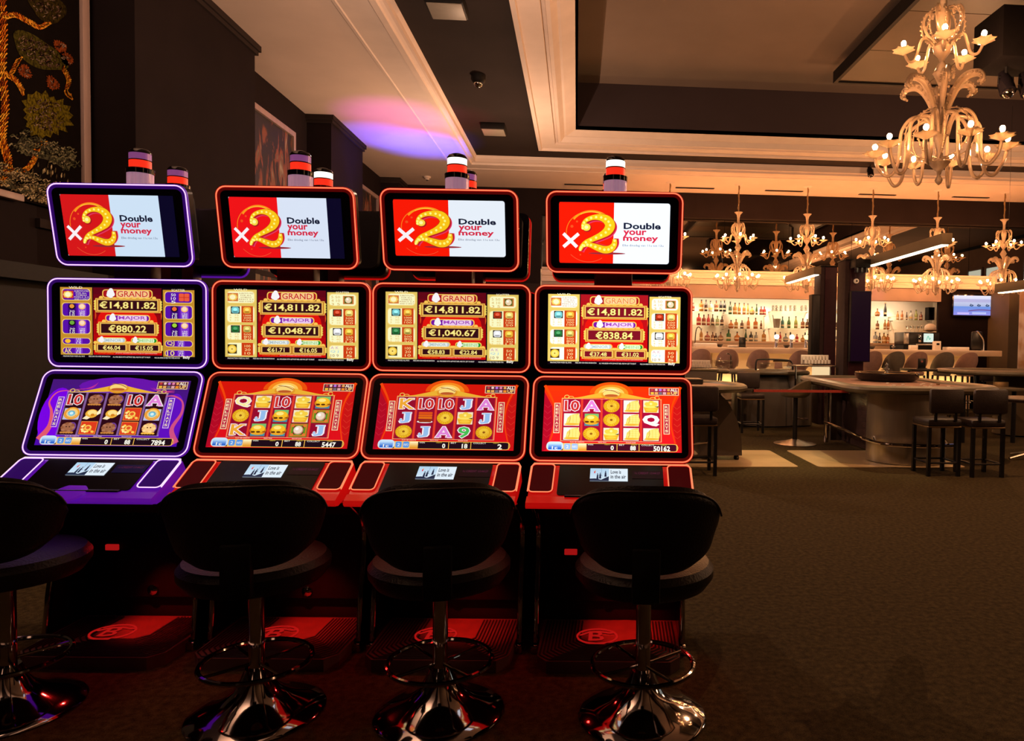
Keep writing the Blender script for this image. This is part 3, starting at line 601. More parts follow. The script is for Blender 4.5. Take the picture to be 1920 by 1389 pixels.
def jackpot_screen(Wd, Hh, vals, style, parent, T, m):
    c = Canvas(Wd, Hh); pur = style == 'violet'; hot = style == 'hot'
    box = (126, 18, 34) if hot else MRN
    c.rect(0, 0, 1, 1, (14, 4, 16), 1)
    c.grad(.245, .01, .755, .95, (96, 6, 22) if not hot else (170, 20, 30), (206, 8, 10), 2, 10)
    c.ell(.5, .55, .23, .40, (226, 20, 14), 3)
    # paytable columns
    cream = (252, 250, 196) if not hot else (255, 253, 232)
    for side in (0, 1):
        u0, u1 = ((.0, .238) if side == 0 else (.765, 1.0))
        c.rect(u0, .01 + .02 * side, u1, .955 + .01 * side, (196, 140, 44) if pur else (226, 196, 96), 2)
        if pur: cells = [(.03, .195), (.225, .42), (.455, .665), (.715, .81), (.85, .945)]
        else: cells = [(.03, .205), (.235, .475), (.50, .72), (.75, .94)]
        dv = .02 * side
        for k, (a, b_) in enumerate(cells):
            a += dv; b_ += dv; col = (88, 16, 168) if pur else cream; rad = .012 if (not pur or k < 3) else .02
            c.rrect(u0 + .012, a, u1 - .012, b_, rad, (244, 206, 110), 3); c.rrect(u0 + .018, a + .008, u1 - .018, b_ - .008, rad, col, 4)
            mid = (u0 + u1) / 2
            if k == 0:
                ix = u0 + .06 if side == 0 else u1 - .075
                c.rect(ix - .04, a + .03, ix + .04, b_ - .03, (214, 120, 60) if not pur else (206, 60, 40), 5)
                if side == 0:
                    for q in range(8): c.ell(ix + .022 * math.cos(q * .785), (a + b_) / 2 + .03 * math.sin(q * .785), .014, .02, (244, 206, 96), 6, 8)
                    c.ell(ix, (a + b_) / 2, .022, .034, (255, 244, 190), 7, 12)
                    for q, s_ in enumerate(('SUBSTITUTES', 'FOR ALL', 'SYMBOLS', 'REELS 2,3', 'AND 4 ONLY')):
                        c.text(s_, mid + (-.012 if len(s_) > 8 else .0), a + .025 + q * .028, mid + (.095 if len(s_) > 8 else .08), a + .043 + q * .028, (255, 240, 200) if pur else (150, 60, 30), 6)
                elif pur:
                    for (du, dvv) in ((-.02, -.03), (.02, -.03), (-.02, .03), (.02, .03)): c.rrect(ix + du - .017, (a + b_) / 2 + dvv - .025, ix + du + .017, (a + b_) / 2 + dvv + .025, .004, (235, 90, 60), 6)
                    for q, s_ in enumerate(('50', '10', '5')): c.text(s_, mid - .055, a + .03 + q * .05, mid - .02, a + .068 + q * .05, WHT, 6)
                else:
                    c.rect(ix - .03, a + .04, ix + .03, b_ - .04, (96, 100, 30), 6); c.ell(ix, (a + b_) / 2, .024, .042, (238, 214, 176), 7, 14); c.ell(ix - .006, (a + b_) / 2 - .012, .009, .015, (255, 252, 240), 8, 8)
                    for q in range(3): c.text(('5 50', '4 10', '3 5')[q], mid - .085, a + .03 + q * .05, mid - .02, a + .065 + q * .05, (214, 170, 90), 6)
                c.text('WILD' if side == 0 else 'SCATTER', mid - .05, a - .03, mid + .05, a - .002, (255, 246, 214), 8)
            elif pur and k < 3:
                ic = [(230, 150, 60), (240, 110, 60), (110, 170, 60), (160, 210, 60)][((k - 1) * 2 + side) % 4]
                for q, uu in ((0, mid - .03), (1, mid + .045)):
                    c.rect(uu - .03, a + .008, uu + .03, b_ - .01, (60, 8, 120) if q == 0 else (132, 60, 206), 5)
                    c.ell(uu, a + .055, .026, .042, (20, 10, 20) if q == 0 else (250, 190, 110), 6, 12); c.ell(uu, a + .05, .018, .03, ic if q == 0 else (250, 220, 190), 7, 10)
                    for z_, s_ in enumerate((('30', '15', '10'), ('150', '80', '50'))[q]): c.text(s_, uu - .018, b_ - .085 + z_ * .026, uu + .02, b_ - .064 + z_ * .026, WHT, 6)
            elif pur:
                c.rect(mid - .012, a + .006, mid + .045, b_ - .006, (122, 50, 200), 5)
                s_ = [['AU', 'AK'], ['QJ', '10']][side][k - 3]
                if s_ == 'AU': c.ell(u0 + .055, (a + b_) / 2, .022, .03, (250, 190, 50), 5, 8)
                else: c.text(s_, u0 + .03, a + .012, u0 + .085, b_ - .014, (250, 226, 170), 5, 0, (.03, (120, 60, 30)))
                for z_ in range(3): c.text(('120', '25', '15')[z_], mid + .0, a + .01 + z_ * .027, mid + .035, a + .03 + z_ * .027, WHT, 6)
            elif k < 3:
                c.rect(mid + .005, a + .006, mid + .092, b_ - .006, (206, 62, 20), 5)
                lc = [(120, 205, 210), (40, 120, 60), (190, 50, 20), (240, 240, 244)][(k - 1) + side * 2]; rc = [(248, 180, 60), (214, 190, 90), (248, 214, 110), (246, 190, 60)][(k - 1) + side * 2]
                for uu, icc, bg in ((mid - .04, lc, (60, 50, 40)), (mid + .048, rc, (200, 90, 30))):
                    c.rect(uu - .034, a + .012, uu + .034, a + .115, bg, 6); c.rrect(uu - .028, a + .02, uu + .028, a + .108, .008, icc, 7)
                    c.ell(uu, a + .055, .016, .02, tuple(min(255, v + 50) for v in icc), 8, 10); c.ell(uu, a + .09, .022, .012, tuple(int(v * .7) for v in icc), 8, 10)
                for z_, s_ in enumerate((('1000', '200', '100'), ('500', '80', '50'), ('500', '100', '50'), ('250', '30', '15'))[(k - 1) + side * 2]): c.text(s_, mid + .022, a + .125 + z_ * .034, mid + .078, a + .15 + z_ * .034, (255, 226, 150), 6)
                for z_ in range(3): c.text(('5  75', '4  40', '3  10')[z_], mid - .085, a + .125 + z_ * .034, mid - .015, a + .148 + z_ * .034, (232, 190, 100), 6)
            else:
                c.rect(mid + .005, a + .006, mid + .092, b_ - .006, (206, 62, 20), 5)
                for z_ in range(3): c.text((('100', '20', '10'), ('50', '10', '5'))[side][z_], mid + .028, a + .035 + z_ * .05, mid + .072, a + .07 + z_ * .05, (255, 226, 150), 6)
                if side == 0: c.rect(mid - .10, a + .03, mid - .03, b_ - .03, (80, 56, 20), 5); c.ell(mid - .065, (a + b_) / 2, .033, .058, (246, 200, 60), 6); c.ell(mid - .065, (a + b_) / 2, .024, .042, (255, 224, 110), 7); c.ell(mid - .065, (a + b_) / 2, .005, .009, (120, 70, 20), 8, 8)
                else:
                    for z_, s_ in enumerate(('A K', 'Q J', '10 9')): c.text(s_, mid - .09, a + .02 + z_ * .055, mid - .03, a + .058 + z_ * .055, [(206, 150, 190), (150, 200, 230), (160, 120, 90)][z_], 6)
    # jackpot meters
    def plaque(u0, v0, u1, v1, s_, tc, pc, endc):
        for q in range(9): c.ell(u0 - .01 + (u1 - u0 + .02) * q / 8, v1 - .005, .016, .024, GLD, 4, 8)
        c.rrect(u0, v0, u1, v1, .012, GLD, 5); c.rrect(u0 + .008, v0 + .012, u1 - .008, v1 - .012, .010, endc, 6)
        c.rrect(u0 + (u1 - u0) * .28, v0 + .012, u1 - .024, v1 - .012, .006, pc, 7)
        c.text(s_, u0 + (u1 - u0) * .31, v0 + .020, u1 - .034, v1 - .020, tc, 8, .022, (.045, (255, 246, 214)))
        uu, vv = u0 + (u1 - u0) * .17, (v0 + v1) / 2 - .01; k_ = (v1 - v0) * .42
        for (du, dv_, rr_) in ((0, 0, 1), (-.5, .5, .62), (.55, .35, .62), (.1, -.75, .6), (.05, .8, .6)): c.ell(uu + du * k_ * .55, vv + dv_ * k_, .55 * k_ * rr_, k_ * rr_, (248, 244, 246), 9, 10)
    def meter(u0, v0, u1, v1, s_, f):
        for q in range(4):
            for uu in (u0 - .022, u1 + .022): c.ell(uu, v0 + (v1 - v0) * (q + .5) / 4, .013, (v1 - v0) * .15, (236, 206, 90), 4, 8)
        c.rect(u0 - .022, v0 - .026, u1 + .022, v1 + .03, GLD, 4); c.rect(u0 - .016, v0 - .018, u1 + .016, v1 + .022, DGLD, 5); c.rect(u0 - .010, v0 - .012, u1 + .010, v1 + .014, (240, 190, 90), 6); c.rect(u0, v0, u1, v1, box, 7)
        w_ = (u1 - u0) * f / 2; m_ = (u0 + u1) / 2; hh = v1 - v0
        c.text(s_, m_ - w_, v0 + hh * .13, m_ + w_, v1 - hh * .10, (250, 236, 140), 8, .012, (.045, (150, 96, 30)))
    plaque(.315, .035, .69, .155, 'GRAND', (206, 60, 30) if not hot else (226, 140, 70), (248, 196, 120), (170, 20, 30))
    meter(.285, .185, .725, .325, '€14,811.82', .94)
    plaque(.335, .385, .67, .485, 'MAJOR', (160, 60, 190), (236, 200, 240), (120, 20, 160))
    meter(.305, .515, .70, .645, vals[0], .88 if len(vals[0]) > 7 else .70)
    plaque(.27, .705, .49, .785, 'MINOR', (170, 190, 196), (226, 238, 238), (190, 200, 206))
    plaque(.525, .705, .725, .785, 'MINI', (170, 214, 150), (214, 244, 200), (30, 150, 40))
    meter(.28, .81, .485, .885, vals[1], .62); meter(.52, .81, .73, .885, vals[2], .62)
    for uu in (.262, .752): c.stroke([(uu, .345), (uu + .002, .40), (uu, .45)], [.003, .007, .002], (226, 90, 30), 4)
    c.text('POWER LINKED', .28, .912, .40, .936, (240, 110, 30), 6); c.text('JACKPOT AWARDS ARE MULTIPLIED BY DENOMINATION', .41, .918, .72, .936, (240, 190, 180), 6)
    c.text('MALFUNCTION VOIDS ALL PAYS', .02, .966, .18, .984, WHT, 6); c.text('PRESS INFO FOR MORE INFORMATION', .21, .966, .37, .984, WHT, 6)
    c.text('ALL WINS BEGIN WITH LEFTMOST REEL AND PAY LEFT TO RIGHT', .39, .970, .67, .988, WHT, 6); c.text('WILD CAN APPEAR ON REELS TWO THREE AND FOUR', .70, .974, .89, .992, WHT, 6)
    c.text('Bally', .915, .955, .965, 1.0, WHT, 7, .02)
    c.build('jackpot_screen', m, parent, T)

def symbol(c, s_, u0, v0, u1, v1, pur, hot):
    m_ = (u0 + u1) / 2; n_ = (v0 + v1) / 2; w_ = u1 - u0; h_ = v1 - v0
    if s_ in ('10', 'K', 'J', 'A', 'Q', '9'):
        col = {'10': (206, 48, 44), 'K': (240, 168, 50), 'J': (150, 190, 236), 'A': (226, 130, 214), 'Q': (250, 236, 160), '9': (70, 190, 84)}[s_]
        if hot and s_ == 'Q': col = (255, 240, 226)
        a = {'J': .27, 'K': .12, 'Q': .08, '9': .2}.get(s_, .09); x0, x1, y0, y1 = u0 + w_ * a, u1 - w_ * a, v0 + h_ * .14, v1 - h_ * .12
        c.text(s_, x0, y0, x1, y1, col, 6, .022, (.065, (250, 236, 240)))
        def slab(a_, b_, yy):                                               # slab serifs
            c.rect(a_ - .004, yy - h_ * .065, b_ + .004, yy + h_ * .065, (250, 236, 240), 6); c.rect(a_, yy - h_ * .035, b_, yy + h_ * .035, col, 7)
        if s_ == '10': slab(x0 - w_ * .02, x0 + w_ * .30, y1 - h_ * .02)
        if s_ == 'A': slab(x0 - w_ * .03, x0 + w_ * .26, y1 - h_ * .02); slab(x1 - w_ * .26, x1 + w_ * .03, y1 - h_ * .02)
        if s_ == 'K': slab(x0 - w_ * .04, x0 + w_ * .28, y1 - h_ * .02); slab(x1 - w_ * .24, x1 + w_ * .04, y1 - h_ * .02); slab(x0 - w_ * .04, x0 + w_ * .28, y0 + h_ * .02); slab(x1 - w_ * .24, x1 + w_ * .04, y0 + h_ * .02)
        if s_ == 'J': slab(x1 - w_ * .40, x1 + w_ * .12, y0 + h_ * .02); c.ell(x0 + w_ * .0, y1 - h_ * .2, w_ * .09, h_ * .12, (250, 236, 240), 6, 10); c.ell(x0, y1 - h_ * .2, w_ * .065, h_ * .09, col, 7, 10)
    elif s_ == 'coin':
        for a, cc in ((.48, (216, 150, 20)), (.44, (250, 200, 40)), (.33, (214, 150, 24)), (.30, (252, 214, 70)), (.08, (150, 90, 20))): c.ell(m_, n_, w_ * a, h_ * a, cc, 4 + int((.5 - a) * 6), 26)
        for q in range(18): c.ell(m_ + w_ * .385 * math.cos(q * .349), n_ + h_ * .385 * math.sin(q * .349), w_ * .025, h_ * .03, (180, 110, 16), 7, 6)
    elif s_ == 'pearl':
        c.rect(u0, v0 + h_ * .02, u1, v1 - h_ * .02, (90, 150, 30), 4); c.frame(u0 + w_ * .04, v0 + h_ * .06, u1 - w_ * .04, v1 - h_ * .06, .004, (226, 110, 40), 5)
        c.rect(u0 + w_ * .2, v0 + h_ * .2, u1 - w_ * .2, v1 - h_ * .2, (120, 40, 30), 5)
        for a, b_ in ((u0 + w_ * .16, v0 + h_ * .16), (u1 - w_ * .16, v0 + h_ * .16), (u0 + w_ * .16, v1 - h_ * .16), (u1 - w_ * .16, v1 - h_ * .16)): c.ell(a, b_, w_ * .1, h_ * .12, (226, 120, 50), 6, 8)
        c.ell(m_, n_, w_ * .29, h_ * .33, (196, 150, 120), 6); c.ell(m_ - w_ * .02, n_ - h_ * .03, w_ * .25, h_ * .28, (240, 214, 190), 7); c.ell(m_ - w_ * .08, n_ - h_ * .1, w_ * .1, h_ * .11, (255, 250, 244), 8, 10)
    elif s_ == 'pot':                                                       # golden ingot bowl heaped with gold, on a cream ground
        c.rect(u0 + w_ * .05, v0 + h_ * .05, u1 - w_ * .05, v1 - h_ * .04, (244, 226, 190), 4)
        for du, dv_, r_ in ((-.22, -.18, .16), (.02, -.26, .19), (.24, -.18, .16), (0, -.05, .2)): c.ell(m_ + w_ * du, n_ + h_ * dv_, w_ * r_, h_ * r_, (246, 206, 70), 5, 12)
        c.ell(m_, n_ - h_ * .2, w_ * .08, h_ * .09, (255, 240, 150), 6, 8)
        c.poly([(u0 + w_ * .05, n_ + h_ * .02), (u1 - w_ * .03, n_ + h_ * .02), (u1 - w_ * .16, v1 - h_ * .06), (u0 + w_ * .17, v1 - h_ * .06)], (238, 176, 40), 6)
        c.ell(m_, n_ + h_ * .04, w_ * .44, h_ * .08, (255, 226, 100), 7); c.ell(m_, n_ + h_ * .25, w_ * .30, h_ * .10, (250, 200, 60), 7)
        c.poly([(m_ + w_ * .2, n_ + h_ * .02), (u1 - w_ * .02, n_ - h_ * .03), (u1 - w_ * .1, n_ + h_ * .08)], (80, 60, 20), 8)
    elif s_ == 'turtle':
        c.rect(u0 + w_ * .1, v0 + h_ * .05, u1 - w_ * .08, v1 - h_ * .05, (120, 190, 110), 4); c.rect(u0 + w_ * .1, v1 - h_ * .25, u1 - w_ * .08, v1 - h_ * .05, (60, 140, 160), 5)
        c.ell(m_, n_ + h_ * .05, w_ * .48, h_ * .34, (214, 130, 20), 6); c.ell(m_, n_ - h_ * .06, w_ * .40, h_ * .30, (250, 190, 40), 7); c.ell(m_ - w_ * .05, n_ - h_ * .16, w_ * .22, h_ * .13, (255, 232, 130), 8, 12)
        for du in (-.26, .04): c.ell(m_ + w_ * du, n_ + h_ * .16, w_ * .13, h_ * .07, (90, 50, 12), 8, 10)
        c.poly([(m_ + w_ * .2, n_ + h_ * .1), (u1 + w_ * .02, n_ + h_ * .12), (u1 - w_ * .1, n_ + h_ * .2)], (130, 70, 14), 8); c.ell(m_, n_ + h_ * .30, w_ * .36, h_ * .07, (240, 170, 40), 8)
    elif s_ == 'ship':
        c.ell(m_, n_ + h_ * .3, w_ * .46, h_ * .1, (240, 240, 236), 4); c.poly([(u0 + w_ * .08, n_ + h_ * .18), (u1 - w_ * .02, n_ + h_ * .10), (u1 - w_ * .16, n_ + h_ * .34), (u0 + w_ * .2, n_ + h_ * .34)], (150, 50, 14), 5)
        for du in (-.26, .0, .26):
            for q in range(3): c.rrect(m_ + w_ * (du - .13), n_ - h_ * (.42 - q * .18), m_ + w_ * (du + .15), n_ - h_ * (.27 - q * .18), .002, (226, 84 + q * 14, 20), 6)
    elif s_ == 'wall':                                                       # stacked golden ingots
        c.rect(u0 + w_ * .05, v0 + h_ * .05, u1 - w_ * .05, v1 - h_ * .04, (250, 240, 226), 4)
        c.poly([(u0 + w_ * .16, v1 - h_ * .1), (u0 + w_ * .26, n_ - h_ * .12), (m_, v0 + h_ * .14), (u1 - w_ * .1, v0 + h_ * .04), (u1 + w_ * .02, n_), (u1 - w_ * .06, v1 - h_ * .08)], (242, 206, 92), 5)
        for q in range(4):
            for r_ in range(3): c.rrect(m_ - w_ * .06 + w_ * .19 * r_ - w_ * .03, v0 + h_ * (.18 + q * .15), m_ - w_ * .06 + w_ * .19 * r_ + w_ * .135, v0 + h_ * (.30 + q * .15), .002, (252, 228, 130), 6)
        c.ell(u0 + w_ * .34, n_ + h_ * .12, w_ * .12, h_ * .12, (250, 220, 110), 6, 10); c.ell(m_, v1 - h_ * .14, w_ * .42, h_ * .08, (232, 176, 50), 7)
        c.stroke([(m_ - w_ * .1, v0 + h_ * .2), (m_ - w_ * .08, n_), (m_ - w_ * .16, n_ + h_ * .24)], .003, (170, 110, 40), 8)
    elif s_ == 'swirl':
        c.rect(u0 + w_ * .04, v0 + h_ * .12, u1 - w_ * .04, v1 - h_ * .04, (190, 190, 226), 4)
        for a, cc in ((.46, (238, 160, 50)), (.36, (252, 206, 110)), (.27, (190, 200, 190)), (.2, (120, 200, 226)), (.1, (220, 240, 240))): c.ell(m_, n_, w_ * a, h_ * a, cc, 5 + int((.5 - a) * 8), 20)
        c.arc(m_, n_, w_ * .32, h_ * .32, 20, 240, .004, (214, 110, 40), 9); c.arc(m_, n_, w_ * .18, h_ * .18, 180, 380, .003, (70, 130, 170), 10)
    elif s_ == 'fish':
        c.ell(m_ - w_ * .02, n_, w_ * .36, h_ * .32, (240, 176, 60), 4); c.ell(m_, n_ - h_ * .06, w_ * .26, h_ * .2, (255, 226, 140), 5)
        c.poly([(m_ + w_ * .26, n_ - h_ * .05), (u1 - w_ * .04, v0 + h_ * .04), (u1 - w_ * .01, n_ - h_ * .02), (m_ + w_ * .3, n_ + h_ * .12)], (255, 240, 200), 5)
        c.poly([(m_ - w_ * .3, n_ + h_ * .16), (u0 + w_ * .02, v1 - h_ * .12), (u0 + w_ * .3, v1 - h_ * .06), (m_ - w_ * .04, n_ + h_ * .3)], (255, 236, 190), 5)
        c.ell(m_ + w_ * .06, n_ + h_ * .1, w_ * .12, h_ * .1, (214, 130, 30), 6, 10)
    elif s_ in ('dragon', 'dragonlit'):
        a = (150, 90, 60) if s_ == 'dragon' else (240, 190, 120); b_ = (110, 56, 30) if s_ == 'dragon' else (206, 120, 60); r2 = random.Random(3)
        c.ell(m_, n_, w_ * .42, h_ * .40, b_, 4)
        c.arc(m_ + w_ * .2, n_ - h_ * .05, w_ * .22, h_ * .3, -110, 80, .008, (110, 60, 150), 5)
        for q in range(10): th = q * .628; c.ell(m_ + w_ * .30 * math.cos(th), n_ + h_ * .28 * math.sin(th), w_ * .12, h_ * .11, a if q % 2 else tuple(min(255, v + 26) for v in a), 5, 8)
        c.ell(m_, n_, w_ * .24, h_ * .22, tuple(min(255, v + 14) for v in a), 6, 12)
        for q in range(5): c.ell(m_ + w_ * (-.3 + .15 * q), v1 - h_ * .13, w_ * .09, h_ * .07, (200, 130, 60) if s_ == 'dragon' else (250, 190, 70), 7, 8)
        for du in (-.09, .09): c.ell(m_ + w_ * du, n_ - h_ * .05, w_ * .045, h_ * .045, (60, 30, 20), 7, 8)
    elif s_ == 'redflower':
        c.rect(u0 + .003, v0 + .006, u1 - .003, v1 - .004, (244, 150, 60), 4); c.rect(u0 + .007, v0 + .014, u1 - .007, v1 - .012, (222, 60, 30), 5)
        r2 = random.Random(9)
        for q in range(11): c.ell(u0 + w_ * r2.uniform(.14, .86), v0 + h_ * r2.uniform(.16, .84), w_ * .085, h_ * .085, r2.choice([(252, 214, 90), (250, 170, 60), (255, 236, 150)]), 6, 8)
        c.ell(m_, n_, w_ * .2, h_ * .2, (250, 206, 90), 7, 12); c.ell(m_, n_, w_ * .12, h_ * .12, (230, 90, 40), 8, 10)

def reel_screen(Wd, Hh, grid, bet, credit, style, parent, T, m):
    c = Canvas(Wd, Hh); pur = style == 'violet'; hot = style == 'hot'
    if pur:
        c.grad(0, 0, 1, 1, (70, 22, 120), (76, 10, 170), 1, 12)
        c.ell(.085, .55, .11, .42, (120, 4, 226), 2, 24); c.ell(.92, .6, .08, .4, (96, 14, 190), 2, 24); c.ell(.5, .1, .3, .14, (104, 20, 170), 2)
        c.stroke([(.02, .92), (.07, .72), (.055, .5), (.02, .35), (.06, .2), (.16, .17)], [.05, .035, .02, .012, .008, .004], (226, 90, 110), 3)
        c.stroke([(.99, .95), (.94, .74), (.985, .5), (.97, .32), (.9, .24), (.84, .25)], [.045, .03, .02, .012, .012, .004], (206, 80, 130), 3)
        for q in range(7): c.stroke([(.16 + q * .02, .15), (.24 + q * .012, .15 - q * .006), (.31 + q * .004, .10 - q * .01)], [.001, .004, .001], (190, 50, 150), 3)
        for q in range(5): c.stroke([(.72 + q * .02, .12 - q * .004), (.8, .17), (.9, .15 + q * .01)], [.001, .004, .001], (206, 60, 130), 3)
    else:
        A_, B_, C_ = ((214, 20, 8), (226, 14, 30), (240, 70, 10)) if not hot else ((236, 50, 8), (238, 20, 36), (250, 70, 8))
        c.grad(0, 0, 1, 1, A_, B_, 1, 12)
        c.stroke([(-.0, .0), (.075, .3), (.085, .6), (.04, .95)], [.02, .012, .008, .008], C_, 2); c.poly([(0, .1), (.06, .32), (.072, .6), (.03, .98), (0, 1)], (178, 8, 36), 2)
        c.stroke([(1, .0), (.935, .3), (.925, .6), (.965, .95)], [.02, .012, .008, .008], C_, 2); c.poly([(1, .1), (.945, .32), (.935, .6), (.975, .98), (1, 1)], (200, 20, 20), 2)
        for q in range(6): c.stroke([(.005, .3 + q * .09), (.03, .345 + q * .09), (.055, .3 + q * .09)], .003, (206, 40, 60), 3, 1); c.stroke([(.995, .3 + q * .09), (.97, .345 + q * .09), (.945, .3 + q * .09)], .003, (226, 60, 40), 3, 1)
        for a, cc in ((.16, (236, 80, 10)), (.125, (246, 140, 30)), (.095, (252, 200, 90)), (.07, (255, 236, 160))): c.ell(.49, .12, a, a * 1.15, cc, 2 + int((.16 - a) * 40), 24, 180, 360)
    # header scroll with the golden basket
    c.stroke([(.13, .195), (.24, .19), (.36, .16), (.49, .13), (.62, .16), (.75, .19), (.86, .20)], [.004, .008, .03, .05, .03, .008, .004], (236, 176, 50), 5)
    for uu, s_ in ((.165, 1), (.825, -1)): c.arc(uu, .175, .017, .026, 0, 330, .005, (240, 200, 90), 6); c.arc(uu + s_ * .03, .185, .02, .018, 180, 360, .004, (240, 200, 90), 6)
    c.ell(.49, .135, .075, .075, (226, 150, 40), 7, 20); c.ell(.49, .12, .062, .055, (250, 214, 120), 8, 18); c.ell(.49, .15, .05, .022, (190, 90, 40), 9, 14); c.stroke([(.44, .06), (.5, .075), (.55, .12)], .005, (150, 90, 60), 9)
    # reels
    u0, u1, v0, v1 = .133, .852, .205, .842; cw = (u1 - u0) / 5; ch = (v1 - v0) / 3
    c.rect(u0 - .005, v0 - .008, u1 + .005, v1 + .008, (240, 170, 120) if not pur else (170, 130, 200), 2)
    for i in range(5):
        c.rect(u0 + cw * i, v0, u0 + cw * (i + 1), v1, (226, 60, 40) if not pur else (130, 90, 150), 3)
        c.rect(u0 + cw * i + .008, v0, u0 + cw * (i + 1) - .008, v1, (46, 8, 22) if pur else (150, 10, 44) if not hot else (170, 12, 52), 4)
    c.v = [(x, y, z) for x, y, z in c.v]
    for i in range(5):
        for j in range(3):
            n0 = len(c.v); symbol(c, grid[j][i], u0 + cw * i + .010, v0 + ch * j + .004, u0 + cw * (i + 1) - .010, v0 + ch * (j + 1) - .004, pur, hot)
            c.v[n0:] = [(x, y, z + .0008) for x, y, z in c.v[n0:]]
    for uu, fl in ((.098, 0), (.893, 0)):                                    # upright banners beside the reels
        c.rect(uu - .022, .27, uu + .022, .73, (246, 220, 170) if not pur else (226, 190, 240), 3); c.rect(uu - .017, .28, uu + .017, .72, (190, 50, 70) if not pur else (110, 40, 190), 4)
        for q, s_ in enumerate('REELWAYS'): c.text(s_, uu - .010, .30 + q * .052, uu + .011, .335 + q * .052, (252, 226, 180), 6, .02)
    c.rect(.765, .018, .985, .135, (246, 206, 160), 3); c.rect(.77, .026, .98, .127, (90, 30, 50) if not hot else (150, 40, 60), 4)
    for q in range(5):
        c.ell(.79 + q * .030, .05, .011, .019, [(200, 60, 60), (240, 200, 190), (190, 120, 230), (236, 130, 170), (240, 170, 90)][q], 5, 8); c.rect(.779 + q * .030, .085, .802 + q * .030, .12, [(240, 190, 60), (236, 170, 90), (120, 110, 120), (226, 170, 170), (240, 140, 40)][q], 5)
    c.text('ALL', .925, .03, .975, .07, (255, 240, 220), 6, .03); c.text('UP', .93, .08, .975, .122, (255, 206, 120), 6, .03)
    # meter bar
    c.text('PLAY 88 CREDITS', .2, .852, .3, .868, (255, 200, 190), 5); c.text('Game Over', .4, .852, .46, .868, (255, 226, 220), 5); c.text('Good Luck', .6, .852, .67, .868, (255, 226, 220), 5)
    c.rrect(.03, .876, .975, .992, .018, (250, 190, 80), 3); c.rrect(.035, .884, .97, .985, .017, (30, 10, 24) if not hot else (72, 12, 34), 4)
    c.rect(.15, .884, .318, .985, (246, 196, 110), 5); c.grad(.26, .884, .318, .985, (255, 240, 190), (230, 150, 40), 6, 6)
    c.rrect(.032, .858, .152, .99, .016, (206, 226, 246), 5); c.grad(.045, .885, .14, .975, (190, 220, 250), (30, 90, 200), 6, 7)
    c.text('1c', .072, .93, .11, .97, WHT, 7, .02)
    for q in range(2): c.rrect(.158 + q * .053, .885, .203 + q * .053, .975, .006, (90, 150, 226) if not hot else (160, 190, 236), 7)
    c.text('2', .172, .91, .19, .955, WHT, 8); c.text('INFO', .217, .915, .25, .95, WHT, 8)
    for (a, b_, s_, vv, tw) in ((.32, .532, 'WIN', '0', .02), (.545, .69, 'BET', bet, .038 if len(bet) > 1 else .02), (.705, .96, 'COLLECT', credit, .022 * len(credit) + .006)):
        c.rect(b_ + .002, .884, b_ + .007, .985, (250, 190, 80), 6)
        c.text(s_, a + .006, .888, a + .006 + .013 * len(s_), .908, WHT, 6); c.text('CREDITS', (a + b_) / 2 + .02, .888, (a + b_) / 2 + .06, .902, (226, 190, 60), 6)
        e = b_ - (.02 if s_ != 'COLLECT' else .045); c.text(vv, e - tw, .912, e, .974 if s_ != 'COLLECT' else .982, WHT, 7, .03)
    c.build('reel_screen', m, parent, T)

